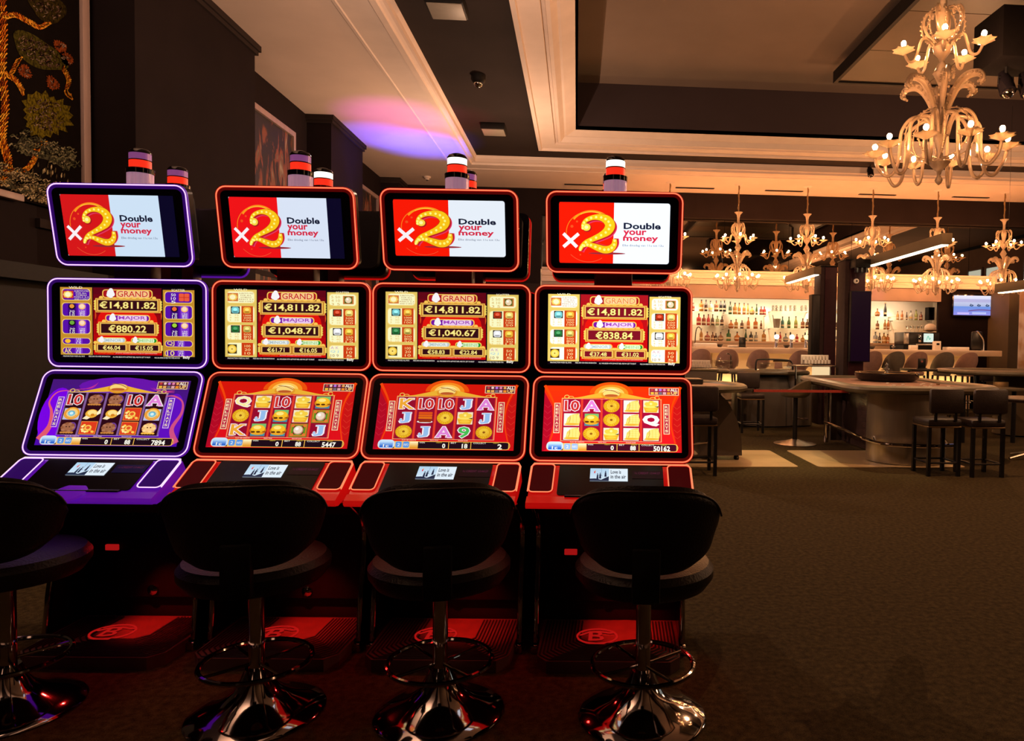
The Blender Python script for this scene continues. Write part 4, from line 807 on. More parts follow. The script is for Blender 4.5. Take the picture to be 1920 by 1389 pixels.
def poster_screen(Wd, Hh, style, parent, T, m, u_lo=0., u_hi=1.):
    c = Canvas(Wd, Hh); red = (214, 24, 26) if style == 'violet' else (240, 20, 24) if style == 'plain' else (250, 26, 6)
    wht = (206, 226, 246) if style == 'violet' else (218, 228, 246) if style == 'plain' else (232, 240, 250)
    if u_hi < 1: c.rect(0, 0, 1, 1, (12, 8, 36), 1)
    S_ = lambda u: u_lo + (u_hi - u_lo) * u
    c.rrect(S_(0), 0, S_(1), 1, .010 if style in ('hot', 'red') else .001, wht, 2)
    c.poly([(S_(0.006), 0.0), (S_(.495), 0), (S_(.49), 1), (S_(0.006), 1), (S_(0), .97), (S_(0), .03)], red, 3)
    kx = (u_hi - u_lo)
    def q(x, y): return (S_((x - 335) / 1305), (y - 55) / 750)
    c.arc(*q(700, 420), .215 * kx, .34, 175, 345, .006, (250, 130, 30), 4); c.arc(*q(720, 400), .20 * kx, .32, 215, 330, .016, (252, 150, 30), 4); c.arc(*q(715, 395), .195 * kx, .30, 240, 320, .006, (255, 206, 60), 5)
    c.arc(*q(680, 400), .25 * kx, .52, 60, 130, .004, (240, 90, 50), 4)
    for x, y, r_ in ((485, 350, .014), (420, 410, .008), (545, 290, .01), (585, 700, .007)): c.ell(*q(x, y), r_ * kx, r_ * 1.7, (240, 80, 30), 4, 10)
    P1 = [q(*p) for p in ((612, 372), (618, 320), (660, 268), (740, 236), (830, 236), (900, 268), (935, 330), (905, 400), (830, 455), (740, 500), (650, 545), (600, 600), (582, 640))]
    W1 = [v * kx / 1305 for v in (32, 38, 46, 54, 76, 104, 116, 102, 74, 58, 50, 46, 42)]
    P2 = [q(*p) for p in ((596, 608), (650, 578), (710, 580), (790, 610), (870, 634), (940, 622), (985, 570), (992, 500))]
    W2 = [v * kx / 1305 for v in (30, 40, 56, 74, 84, 82, 66, 46)]
    def sh(P, dx, dy): return [(u + dx / 1305 * kx, v + dy / 750) for u, v in P]
    c.ell(*q(900, 680), .17 * kx, .018, (150, 40, 50), 5, 20)
    for d in (26, 16): c.stroke(sh(P1, d, d * .9), W1, (226, 60, 100) if d > 20 else (190, 20, 40), 5 + (d < 20), 6); c.stroke(sh(P2, d, -8), W2, (236, 70, 100) if d > 20 else (190, 20, 40), 5 + (d < 20), 6)
    c.ell(*sh([q(655, 358)], 8, 8)[0], .043 * kx, .07, (170, 20, 30), 6)
    for P, W_ in ((P1, W1), (P2, W2)): c.stroke(P, [v * 1.12 for v in W_], (180, 70, 16), 7, 6)
    c.ell(*q(655, 358), .041 * kx, .066, (180, 70, 16), 7)
    c.stroke(P1, W1, (250, 196, 24), 8, 6, (4, .011 * kx, (255, 250, 130))); c.stroke(P2, W2, (250, 190, 24), 8, 6, (4, .012 * kx, (255, 248, 120)))
    c.ell(*q(655, 358), .037 * kx, .06, (250, 214, 70), 8); c.ell(*q(655, 358), .018 * kx, .03, (255, 250, 160), 9, 10)
    c.stroke([q(385, 440), q(545, 605)], .030 * kx, (250, 240, 244), 10, 1); c.stroke([q(565, 440), q(385, 605)], .030 * kx, (250, 240, 244), 10, 1)
    dk = (22, 26, 50); rd = (214, 40, 70)
    c.text('Double', *q(1100, 300), *q(1528, 372), dk, 6, .032); c.text('your', *q(1098, 392), *q(1362, 470), rd, 6, .03); c.text('money', *q(1094, 472), *q(1500, 540), rd, 6, .03)
    c.text('Elke dinsdag van 11u tot 13u', *q(1086, 562), *q(1570, 596), (90, 100, 130), 6)
    c.build('poster_screen', m, parent, T)

def air_screen(Wd, Hh, parent, T, m):
    c = Canvas(Wd, Hh); c.rect(0, 0, 1, 1, (226, 240, 250), 1); c.grad(0, 0, .5, 1, (180, 214, 240), (214, 232, 246), 2, 6)
    c.poly([(0, 1), (0, .82), (.14, .8), (.3, .9), (.5, .62), (.5, 1)], (30, 44, 70), 3)
    for (x, y) in ((.2, .55), (.27, .5), (.41, .35)):
        c.ell(x, y - .1, .014, .055, (24, 40, 70), 4, 8); c.poly([(x - .03, y + .32), (x - .018, y - .04), (x + .018, y - .04), (x + .03, y + .32)], (24, 40, 70), 4)
    c.stroke([(.21, .58), (.27, .5), (.33, .62)], .008, (24, 40, 70), 4, 1); c.rect(.298, .02, .304, .6, (60, 80, 120), 4)
    c.ell(.12, .32, .02, .10, (220, 60, 80), 4, 6); c.ell(.135, .24, .012, .07, (240, 150, 60), 5, 6)
    c.text('Love is', .55, .14, .82, .42, (44, 52, 72), 5, .02); c.text('in the air', .55, .52, .95, .80, (44, 52, 72), 5, .02)
    c.build('message_display', m, parent, T)

def plane(p0, p1, W):                                     # frame on a panel running from bottom edge p1=(y,z) up to top edge p0, centred on x
    a = Vector((0, p0[0], p0[1])); b_ = Vector((0, p1[0], p1[1])); V = (a - b_).normalized(); U = Vector((1, 0, 0)); N = U.cross(V); m_ = (a + b_) / 2
    return Matrix(((U.x, V.x, N.x, m_.x), (U.y, V.y, N.y, m_.y), (U.z, V.z, N.z, m_.z), (0, 0, 0, 1))), (a - b_).length
UPPER = ((0, 1.482), (0, 1.130), .634); LOWER = ((-.018, 1.112), (-.142, .792), .634); TOPB = ((-.060, 1.850), (-.005, 1.540), .540)
def light_loop(P2, T, r, colour_, parent, z=.004, glow_w=.010):
    obj('light_line', B().tube([(x, y, z) for x, y in P2], r, 6, True, T), colour_ + '_tube', parent)
    n = len(P2); cx_ = sum(p[0] for p in P2) / n; cy_ = sum(p[1] for p in P2) / n
    def off(d):
        o = []
        for i, p in enumerate(P2):
            a = Vector(P2[i - 1]); b_ = Vector(P2[(i + 1) % n]); t_ = b_ - a; nn = Vector((t_.y, -t_.x)); nn = nn.normalized() if nn.length > 1e-9 else Vector((0, 0))
            q = Vector(p) + nn * d; o.append((q.x, q.y))
        return o
    obj('light_guide', B().ring(off(glow_w * .45), off(-glow_w * .45), z - .008, max(z - .0005, .0008), T), colour_ + '_guide', parent, smooth=False)  # emissive rings stand in for neon light falling on the bezel
    if glow_w > .008: obj('light_halo', B().ring(off(-glow_w * .46), off(-glow_w * 1.5), z - .006, max(z - .0015, .0007), T), colour_ + '_halo', parent, smooth=False)
def monitor(parent, spec, colour_, name, thick, r=.035):
    T, L = plane(spec[0], spec[1], spec[2]); w_ = spec[2]
    t = obj(name, B().prism(rr(w_, L, r, 6), -thick, 0, T), 'bezel', parent)
    obj('housing', B().prism(rr(w_ - .05, L - .05, r, 6), -thick - .05, -thick, T), 'matte', t)
    light_loop(rr(w_ + .002, L + .002, r + .004, 6), T, .0034, colour_, t, -.001)
    return t, T, L
def rect_T(T, w_, L, u0, u1, v0, v1, z=.003):
    return T @ Matrix.Translation(Vector((((u0 + u1) / 2 - .5) * w_, (.5 - (v0 + v1) / 2) * L, z))), (u1 - u0) * w_, (v1 - v0) * L

def cabinet(t, colour_):                                   # everything but the pictures
    dm = 'deck_red' if colour_ == 'red' else 'deck_violet'
    prof = [(.20, 0), (.20, 1.46), (.05, 1.46), (.05, 1.12), (.03, 1.09), (-.10, .78), (-.26, .70), (-.26, .67), (.02, .56), (.14, .50), (.17, .10), (.17, 0)]
    obj('cabinet', B().xprism(prof, -.285, .285), 'matte', t)
    for s in (-1, 1):                                      # side panels and chrome edge trims
        pr = [(.20, 0), (.20, .66), (-.22, .645), (-.12, .58), (.0, .50), (.0, .36), (-.035, .20), (-.06, .05), (-.06, 0)]
        obj('side_panel', B().xprism(pr, s * .292 - .008, s * .292 + .008), 'gloss', t)
        P = spline([(s * .297, -.225, .64), (s * .297, -.13, .585), (s * .297, -.012, .50), (s * .297, -.008, .38), (s * .297, -.045, .22), (s * .297, -.068, .04)], 5)
        obj('chrome_trim', B().tube(P, .010, 10, flat=.6), 'chrome', t)
        obj('foot', B().rbox(s * .297 - .018, s * .297 + .014, -.09, -.05, 0, .035, .005), 'chrome', t)
    # button deck
    D = obj('button_deck', B().xprism([(-.142, .772), (-.297, .678), (-.310, .655), (-.296, .640), (-.20, .66), (-.10, .70)], -.306, .306), dm, t)
    T, L = plane((-.145, .774), (-.298, .680), .62)
    for s in (-1, 1):
        P = [(s * .262 + x * s * s, y) for x, y in rr(.088, L * .86, .016, 4, 0, .012)]
        obj('corner_pad', B().prism(P, .0, .003, T), 'pad_' + colour_, D); light_loop(P, T, .0024, colour_, D, .006, .007)
    obj('light_line', B().tube([(x, y, .004) for x, y in ((-.309, -L * .5 + .03), (-.309, L * .42), (-.300, L * .53), (.300, L * .53), (.309, L * .42), (.309, -L * .5 + .03))], .0026, 6, False, T), colour_ + '_tube', D)
    obj('deck_well', B().prism(rr(.40, L * .94, .012, 4, 0, .006), .0, .004, T), 'bezel', D)
    obj('glass_shelf', B().rbox(-.17, .17, -.305, -.255, .683, .690, .002), 'gloss', D)
    obj('wrist_rest', B().xprism([(-.297, .684), (-.330, .668), (-.336, .655), (-.325, .645), (-.296, .645)], -.309, .309), dm, D)
    obj('finger_notch', B().lathe([(0, 0), (.06, 0), (.055, .006), (0, .006)], 24, MX((.0, -.312, .678), 0, 22)), dm, D)
    T2, wq, hq = rect_T(T, .40, L * .94, .30, .66, .10, .52, .005); air_screen(wq, hq, D, T2, 'screen')
    c = Canvas(.12, .045); c.rect(0, 0, 1, 1, (10, 8, 44) if colour_ == 'violet' else (20, 2, 8), 1); c.text('1c CREDIT 13:44:27', .1, .2, .9, .45, (96, 30, 60), 2)
    c.build('credit_display', 'screen', D, rect_T(T, .40, L * .94, .72, .98, .12, .46, .005)[0])
    # lower front: curved door, stickers, lock, ticket light
    obj('lower_door', B().rbox(-.27, .27, .145, .17, .13, .50, .008), 'matte', t)
    d2 = t.children[-1]
    obj('door_lock', B().lathe([(0, 0), (.022, 0), (.022, .008), (.012, .014), (0, .016)], 16, MX((0, .145, .165), 0, 90)), 'chrome', d2)
    obj('ticket_slot', B().rbox(-.20, -.145, .136, .148, .335, .36, .003), emi_red, d2)
    obj('approval_sticker', B().box(-.02, .03, .100, .104, .545, .57).box(.0, .045, .100, .104, .52, .54), 'frame', d2, smooth=False)
    # foot plate with ribs and the ellipse badge
    FP = [(-.270, .03), (.270, .03), (.270, -.19), (.235, -.245), (-.235, -.245), (-.270, -.19)]
    fp = obj('foot_plate', B().prism([(x * (1 + max(0, y + .19) * .25), y + .12) for x, y in [(-.275, .03), (-.275, -.325), (-.235, -.373), (.235, -.373), (.275, -.325), (.275, .03)]], 0, .048, Matrix.Translation((0, 0, .0))), 'plate', t)
    for k in range(12):
        e = .0135 * k; x1 = .266 - e; yb = -.244 + e
        obj('tread_rib', B().tube([(-x1, .13, .050), (-x1, yb + .04, .050), (-x1 + .04, yb, .050), (x1 - .04, yb, .050), (x1, yb + .04, .050), (x1, .13, .050)], .0036, 4), 'matte', fp)
    Tb = Matrix.Translation((-.05, -.03, .050))
    bd = obj('oval_badge', B().ring([(.085 * math.cos(a * .2094), .075 * math.sin(a * .2094)) for a in range(30)], [(.078 * math.cos(a * .2094), .068 * math.sin(a * .2094)) for a in range(30)], 0, .004, Tb), 'badge', fp)
    vs, fs = glyphs('B', .012); bb = B(); bb.add([((x - .33) * .13, (y - .36) * .13, .004) for x, y in vs], fs, Tb)
    bb.tube([(-.07, .005, .003), (-.035, .035, .003), (.01, .042, .003), (.05, .03, .003), (.07, .035, .003)], .003, 6, False, Tb)
    obj('badge_letter', bb, 'badge', fp, smooth=False)
M['neck'] = mat('dark_neck_plastic', (.06, .006, .008), .35, var=.1)
emi_red = emi('ticket_slot_light', (.6, .01, .01), .55)
def topper_parts(t, lit):
    T = MX((.0, .085, 0))
    obj('neck', B().rbox(-.075, .075, .03, .10, 1.44, 1.62, .006), 'neck', t)
    obj('lamp_pole', B().lathe([(.0, 1.50), (.030, 1.50), (.030, 1.84), (0, 1.84)], 16, T), 'matte', t)
    la = obj('signal_lamp', B().lathe([(.0, 1.80), (.048, 1.80), (.048, 1.925), (.0, 1.925)], 24, T), 'tube', t)
    obj('collar', B().lathe([(0, 1.925), (.050, 1.925), (.051, 1.945), (.043, 1.948), (0, 1.948)], 24, T), 'gloss', la)
    obj('red_lens', B().lathe([(0, 1.948), (.040, 1.948), (.040, 1.978), (0, 1.978)], 24, T), 'candle_red', la)
    obj('band', B().lathe([(0, 1.978), (.0412, 1.978), (.0412, 1.982), (0, 1.982)], 24, T), 'gloss', la)
    obj('white_lens', B().lathe([(0, 1.982), (.040, 1.982), (.040, 2.008), (0, 2.008)], 24, T), 'candle_white' if lit else 'candle_dim', la)
    obj('cap', B().lathe([(0.041, 2.008), (.041, 2.014), (.034, 2.024), (.018, 2.030), (.0001, 2.031)], 24, T), 'gloss', la)

machines = [
    (239, 'violet', 'slot machine outlined in violet light, its meter at 7894, leftmost of the row', ('€880.22', '€46.04', '€15.05'),
     [['10', 'dragon', 'dragon', '10', 'A'], ['swirl', 'fish', 'fish', 'redflower', 'swirl'], ['dragon', 'redflower', 'dragon', 'redflower', 'dragonlit']], '88', '7894', False, 'violet', (.10, .83)),
    (546.5, 'red', 'slot machine outlined in red light, second of the row, credit meter 5447', ('€1,048.71', '€61.71', '€16.05'),
     [['Q', 'pot', '10', 'pot', 'turtle'], ['coin', 'J', 'turtle', 'pot', 'pearl'], ['K', 'turtle', 'turtle', 'pearl', 'J']], '88', '5447', False, 'plain', (.10, .83)),
    (846.5, 'red', 'slot machine outlined in red light, third of the row, credit meter 2', ('€1,040.67', '€58.83', '€22.84'),
     [['K', '10', '10', 'J', 'A'], ['J', 'ship', 'coin', 'pot', 'J'], ['coin', 'J', 'A', '9', 'coin']], '18', '2', True, 'red', (.10, .91)),
    (1150, 'red', 'slot machine outlined in red light, rightmost of the row, credit meter 50162', ('€838.84', '€37.48', '€31.02'),
     [['10', 'A', 'coin', 'wall', 'pot'], ['wall', 'turtle', 'coin', 'wall', 'Q'], ['wall', 'coin', 'pot', 'wall', 'wall']], '88', '50162', True, 'hot', (.09, .91))]
for i, (px, colour_, lab, vals, grid, bet, cr, lit, sty, ur) in enumerate(machines):
    Zc = 2.857 + (i - 1.5) * .007; p = adp(px, 610, Zc)
    t = thing('slot_machine', lab, 'slot machine', (p.x, p.y, 0), ROW, 'lit slot machines facing the stools')
    cabinet(t, colour_); topper_parts(t, lit)
    sm = 'screen_hot' if sty == 'hot' else 'screen'
    a, T, L = monitor(t, UPPER, colour_, 'upper_monitor', .03)
    T2, w_, h_ = rect_T(T, .634, L, .08, .93, .085, .905); jackpot_screen(w_, h_, vals, sty, a, T2, sm)
    a, T, L = monitor(t, LOWER, colour_, 'lower_monitor', .03)
    T2, w_, h_ = rect_T(T, .634, L, .07, .935, .11, .895); reel_screen(w_, h_, grid, bet, cr, sty, a, T2, sm)
    a, T, L = monitor(t, TOPB, colour_, 'top_box', .05)
    T2, w_, h_ = rect_T(T, .540, L, .09, .91, .125, (.885, .875, .825, .885)[i]); poster_screen(w_, h_, sty, a, T2, sm, 0, 1 if sty in ('red', 'hot') else .87)
    # red lamp under the deck that lights the foot plate
    l = light('under_deck_lamp', 'SPOT', tuple(Vector((p.x, p.y, 0)) + Matrix.Rotation(R(ROW), 3, 'Z') @ Vector((.03, -.05, .53))), 32, (1, .02, .01), .01, tuple(Vector((p.x, p.y, 0)) + Matrix.Rotation(R(ROW), 3, 'Z') @ Vector((.09, .06, .0))), angle=54, blend=1)
for t_ in [o for o in COL.objects if o.name.startswith('slot_machine')]:
    Rm = Matrix.Rotation(R(ROW), 3, 'Z')
    light('added_red_fill', 'SPOT', tuple(t_.location + Rm @ Vector((.1, -.03, .50))), 2.6, (1, .015, .012), .012, tuple(t_.location + Rm @ Vector((.0, -.50, 0))), angle=135, blend=1)  # wide red fill added for the floor and stool bases
_s = COL.objects['slot_machine'].location; _e = COL.objects['slot_machine.003'].location; _m = (_s + _e) / 2
dv = thing('gap_filler_panel', 'low black filler panel added to darken gaps between the slot machine rows', 'panel', tuple(_m), ROW)  # board added so the gaps between machines stay dark
obj('board', B().box(-1.42, 1.30, .207, .222, 0, 1.35), 'matte', dv, smooth=False); obj('cap_rail', B().box(-1.42, 1.30, .206, .223, 1.35, 1.365), 'gloss', dv, smooth=False)
# the row standing back to back with the first
for i, (px, colour_, lit) in enumerate(((356, 'violet', False), (621, 'red', True), (883, 'red', False), (1145, 'red', False))):
    p = adp(px, 560, 3.31)
    t = thing('rear_slot_machine', ['black back of a slot machine with violet edge, behind the violet machine',
        'black back of a slot machine with red edge and a lit white signal lamp', 'black back of a slot machine with red edge, behind the machine reading 2',
        'black back of a slot machine with red edge, behind the rightmost machine'][i], 'slot machine', (p.x, p.y, 0), ROW + 180, 'slot machines standing back to back with the front row')
    obj('cabinet', B().xprism([(.20, 0), (.20, 1.46), (.05, 1.46), (.05, 1.12), (-.10, .78), (-.26, .70), (.1, .55), (.15, 0)], -.285, .285), 'matte', t)
    topper_parts(t, lit)
    for sp, nm in ((UPPER, 'upper_monitor'), (TOPB, 'top_box')): monitor(t, sp, colour_, nm, .03 if sp is UPPER else .05)

# ------------------------------------------------------------------ stools in front of the machines
def stool_parts(t):
    prof = [(.0001, .0), (.213, .0), (.215, .006), (.208, .013), (.165, .028), (.11, .052), (.07, .085), (.048, .125), (.036, .155), (.0001, .155)]
    obj('base', B().lathe(prof, 64), 'chrome', t, sharp=60)
    obj('pole', B().lathe([(.025, .15), (.025, .43), (.05, .44), (.05, .45)], 24), 'chrome', t)
    fr = obj('foot_ring', B().tube([(.170 * math.cos(R(a)), .170 * math.sin(R(a)), .178) for a in range(0, 360, 6)], .0085, 8, True), 'chrome', t)
    for k in range(4): a = R(35 + 90 * k); obj('spoke', B().tube([(.02 * math.cos(a), .02 * math.sin(a), .172), (.168 * math.cos(a), .168 * math.sin(a), .178)], .0055, 8), 'chrome', fr)
    obj('seat', B().lathe([(.0001, .437), (.15, .440), (.208, .456), (.230, .487), (.231, .512), (.215, .533), (.17, .541), (.0001, .544)], 48), 'leather', t)
    b_ = B(); n, m_ = 30, 12; vs = []; fs = []
    def sh(u, v, d):                                       # u -1..1 round the back, v -1..1 upward; oval outline
        yy = math.copysign(abs(v) ** 1.0, v); th = R(66) * u * (1 - .12 * max(0, v) ** 2)
        hz = (1 - .985 * abs(u) ** 2.8) ** .5 if v > 0 else (1 - .97 * abs(u) ** 3.4) ** .6
        z = .680 + yy * (.150 if v > 0 else .132) * hz
        rad = .236 + d + .020 * (v + .3); return (rad * math.sin(th), -rad * math.cos(th), z)
    th_ = .042
    for side in (0, 1):
        for j in range(m_ + 1):
            for i in range(n + 1):
                u = -1 + 2 * i / n; v = -1 + 2 * j / m_; e = min(1, (1 - abs(v)) * 4, (1 - abs(u)) * 6); k_ = math.sqrt(max(0, 1 - (1 - e) ** 2))
                vs.append(sh(u, v, (k_ * th_ / 2) * (1 if side else -1)))
    N = (n + 1) * (m_ + 1)
    for side in (0, 1):
        for j in range(m_):
            for i in range(n):
                a = side * N + j * (n + 1) + i; q = (a, a + 1, a + n + 2, a + n + 1); fs.append(q if side else q[::-1])
    b_.add(vs, fs); bk = obj('backrest', b_, 'leather', t, sharp=80)
    P = [sh(-.98 + 1.96 * i / 40, .90, .018) for i in range(41)]
    obj('piping', B().tube(P, .0035, 6), 'leather2', bk)
    obj('back_bracket', B().rbox(-.042, .042, -.272, -.225, .475, .64, .006), 'matte', t)
st = [(16, 1328, 14, 'stool cut by the left edge, in front of the violet slot machine'), (482, 1333, 15, 'stool, second of the row, before the machine at 5447'),
      (825, 1333, 12, 'stool, third of the row, before the machine at 2'), (1204, 1337, -1, 'stool in front of the rightmost slot machine, catching golden light')]
proto = None
for px, py, rz, lab in st:
    p = az(px, py - 4, .012); lab = 'black leather ' + lab
    if proto is None: proto = t = thing('swivel_stool', lab, 'stool', (p.x, p.y, 0), ROW + rz, 'slot machine stools'); stool_parts(t)
    else: dup(proto, (p.x, p.y, 0), ROW + rz, lab)

# ================================================================== CHANDELIERS
def chandelier(t, Rl, Ru, dz, nl, nu, top, bulbm, n=6):
    """z = 0 is the plane of the lower bulbs; top = height of the ceiling hook above it"""
    k = Rl / .40
    obj('chain', B().tube([(0, 0, dz + .42), (0, 0, top)], .012, 8), 'brass', t)
    ch = t.children[-1]
    b = B(); L = (top - dz - .42); m_ = max(4, int(L / .05))
    for i in range(m_): b.tube([(.016 * math.cos(R(i * 80)), .016 * math.sin(R(i * 80)), dz + .42 + L * i / m_), (.016 * math.cos(R(i * 80 + 80)), .016 * math.sin(R(i * 80 + 80)), dz + .42 + L * (i + 1) / m_)], .007, 5)
    obj('link', b, 'brass', ch); obj('ceiling_rose', B().lathe([(0, top), (.085, top), (.06, top - .015), (0, top - .02)], 18), 'crown', ch)
    u = dz
    prof = [(.001, -.30), (.014, -.29), (.028, -.265), (.012, -.23), (.02, -.20), (.05, -.17), (.075, -.14), (.03, -.12), (.02, -.06), (.035, .0), (.045, .05), (.03, .10), (.018, .16), (.025, .30), (.02, u - .34), (.018, u - .30), (.04, u - .25), (.062, u - .21), (.035, u - .16), (.016, u - .13), (.03, u - .10), (.055, u - .07), (.065, u - .03), (.03, u + .02), (.035, u + .08), (.045, u + .14), (.05, u + .20), (.025, u + .25), (.022, u + .34), (.035, u + .40), (.075, u + .44), (.078, u + .447), (.02, u + .45)]
    obj('stem', B().lathe(prof, 16), 'crystal', t)
    def arm(ang, P, rb, rad, name='arm'):
        T = Matrix.Rotation(R(ang), 4, 'Z')
        a = obj(name, B().tube(spline(P, 5), rad, n, False, T), 'crystal', t); x, _, z = P[-1]
        sc = rb / .06; q = 12; pr = [(.004, -.03), (.016, -.022), (.034, -.012), (.066, .004), (.074, .012), (.040, .0), (.012, -.004)]
        bb = B(); q = 24; vv = []
        for (r_, h_) in pr:
            for i_ in range(q): an = 2 * math.pi * i_ / q; e_ = (r_ / .066) ** 2 * .13 * math.cos(8 * an); vv.append((x + r_ * sc * (1 + e_) * math.cos(an), r_ * sc * (1 + e_) * math.sin(an), z + h_ * sc * (1 + .5 * e_)))
        bb.add(vv, [(j_ * q + i_, j_ * q + (i_ + 1) % q, (j_ + 1) * q + (i_ + 1) % q, (j_ + 1) * q + i_) for j_ in range(len(pr) - 1) for i_ in range(q)], T); obj('drip_pan', bb, 'crystal', a)
        obj('candle', B().lathe([(.011, z), (.011, z + .035), (0.001, z + .036)], 8, T @ Matrix.Translation((x, 0, 0))), 'crystal', a)
        obj('bulb', B().sphere((x, 0, z + .055), .0205 * (1 if k < 1.05 else .9), 8, 6, T, 1.15), bulbm, a)
    for i in range(nl):
        e = (i % 2) * .03; P = [(.05, 0, .05), (.09, 0, .17), (.17 * k, 0, .19 - e), (.235 * k, 0, .10), (.245 * k, 0, -.06), (.27 * k, 0, -.18 - e), (.325 * k, 0, -.215 - e), (.38 * k, 0, -.15), (Rl, 0, -.055)]
        arm(360 * i / nl + 11, P, .062, .0115 * k)
    for i in range(nu):
        P = [(.04, 0, u - .05), (.09, 0, u + .02), (.14, 0, u + .03), (.165, 0, u - .04), (.19, 0, u - .115), (.235, 0, u - .125), (Ru, 0, u - .055)]
        arm(360 * i / nu + 25, P, .058, .0105)
    for i in range(6):                                     # leaves that rise and curl over
        T = Matrix.Rotation(R(60 * i + 8), 4, 'Z'); P = [(.03, 0, .12), (.05, 0, .24), (.10, 0, .36), (.165, 0, .43), (.225 * k, 0, .435), (.255 * k, 0, .39), (.235 * k, 0, .365)]
        Q = spline(P, 5); lf = obj('leaf', B().tube(Q, [.008 + .013 * math.sin(math.pi * min(1, j / len(Q) * 1.1)) for j in range(len(Q))], 7, False, T, 1.5), 'crystal', t)
        bb = B()
        for j in range(6, len(Q), 2):
            for s in (-1, 1): bb.sphere((Q[j].x, s * .030, Q[j].z), .010, 6, 4, T)
        obj('beading', bb, 'crystal', lf)['kind'] = 'stuff'
    for i in range(8):                                     # ribbed open globes round the hub and the neck
        for (zc_, hh, rg, nm) in ((.06, .17, .185 * k, 'globe_rib'), (u + .12, .12, .10 * k, 'neck_rib')):
            T = Matrix.Rotation(R(45 * i + (20 if rg > .1 else 0)), 4, 'Z'); P = [(.03 + rg * math.sin(math.pi * j / 8) ** .8, 0, zc_ + hh * math.cos(math.pi * j / 8)) for j in range(9)]
            Q = spline(P, 3); bb = B(); bb.tube(Q, .0055, 5, False, T)
            for j in range(1, len(Q), 2): bb.sphere((Q[j].x + .006, 0, Q[j].z), .0085, 6, 4, T)
            obj(nm, bb, 'crystal', t)
    for i in range(4):                                     # heart-shaped scrolls round the neck
        T = Matrix.Rotation(R(90 * i + 40), 4, 'Z'); P = [(.03, 0, u + .0), (.10, 0, u + .08), (.135, 0, u + .17), (.11, 0, u + .235), (.07, 0, u + .22), (.075, 0, u + .19)]
        obj('scroll', B().tube(spline(P, 5), .010, n, False, T), 'crystal', t)
names = ['small white glass chandelier half hidden by the rightmost slot machine', 'small glass chandelier first from the left wholly in view, over the bar',
         'small glass chandelier second in view, its lower tier behind a lit bar lamp', 'small glass chandelier above the right black column, behind the long lamp',
         'small glass chandelier crossed by the end of the long lit lamp', 'small glass chandelier at the right edge, above the television']
cp = None
for i, (x, y) in enumerate(((1258, 340), (1387, 345), (1515, 350), (1637, 354), (1758, 358), (1882, 362))):
    X_ = az(x, y, ZS).x; rz = (10, 0, 17, 29, 43, 8)[i]
    if cp is None: cp = t = thing('small_chandelier', names[i], 'chandelier', (X_, 13.02, ZS - 1.70), rz, 'row of small chandeliers before the mirror'); chandelier(t, .40, .30, .74, 10, 6, 1.70, 'bulb')
    else: dup(cp, (X_, 13.02, ZS - 1.70), rz, names[i])
p = adp(1762, 268, 5.05)
t = thing('large_chandelier', 'large two-tier white glass chandelier, nearest one, hanging from the bronze raft', 'chandelier', (p.x, p.y, p.z), 4)
chandelier(t, .435, .27, .70, 10, 5, 4.92 - p.z, 'bulb_big', 8)

# ================================================================== BAR
cb = thing('bar_counter', 'long cream bar counter with pale front and glow at its foot', 'bar', (0, 0, 0))
obj('worktop', B().rbox(-.6, 7.79, 12.35, 13.05, 1.11, 1.215, .008), 'counter', cb)
fr = obj('front_panel', B().box(-.6, 7.35, 12.62, 12.68, .12, 1.11), 'counter', cb, smooth=False)
for i in range(9): obj('panel_seam', B().box(-.1 + .85 * i, -.09 + .85 * i, 12.612, 12.622, .14, 1.10), 'olive', fr, smooth=False)
obj('foot_bench', B().box(-.6, 7.35, 12.44, 12.62, .50, .56), 'counter', cb, smooth=False); obj('plinth', B().box(-.6, 7.3, 12.70, 13.0, 0, .12), 'matte', cb, smooth=False)
obj('light_strip', B().box(-.55, 7.3, 12.50, 12.54, .562, .575), emi('bar_foot_light', (1, .66, .26), 26), cb, smooth=False)
obj('foot_rail', B().tube([(-.5, 12.5, .25), (7.3, 12.5, .25)], .02, 8), 'chrome', cb)
# back bar: base cabinet, three tiers of glass shelves in bays
bk = thing('back_bar_cabinet', 'low cream cabinet under the bottle shelves', 'cabinet', (0, 0, 0))
obj('body', B().box(-.65, 6.95, 14.2, 14.72, 0, 1.30), 'counter', bk, smooth=False); obj('top', B().box(-.65, 6.97, 14.18, 14.74, 1.30, 1.34), 'counter', bk, smooth=False)
YB_ = 14.5
def zy(x, y): return ay(x, y, YB_).z
bays = [(1290, 1361, (583.5, 609.5, 640.5), 'leftmost'), (1358, 1439, (589.5, 616, 641.5), 'second'), (1446, 1519, (583, 615, 642), 'third'), (1563, 1584, (589, 618, 642.5), 'gap'), (1634, 1676, (593, 617.5, 643.5), 'right'), (1678, 1750, (600, 622), 'far right')]
for x0, x1, ys, nm in bays:
    sh_ = thing('glass_shelf_unit', 'glass shelves holding bottles, ' + {'leftmost': 'bay beside the rightmost slot machine', 'second': 'second bay from the left', 'third': 'third bay, behind the beer taps', 'gap': 'narrow bay seen between the two black columns', 'right': 'bay just right of the black columns', 'far right': 'bay above the coffee machine'}[nm], 'shelf', (0, 0, 0), group='glass shelf bays behind the bar')
    for y in ys[:2] if nm != 'far right' else ys[:1]:
        xa, xb = ay(x0, y, YB_).x, ay(x1, y, YB_).x; z = zy((x0 + x1) / 2, y)
        obj('shelf', B().box(xa, xb, 14.36, 14.74, z - .012, z - .002), 'shelf', sh_, smooth=False)
        [obj('bracket', B().box(q, q + .015, 14.62, 14.75, z - .03, z - .012), 'steel', sh_, smooth=False) for q in (xa, xb - .015)]
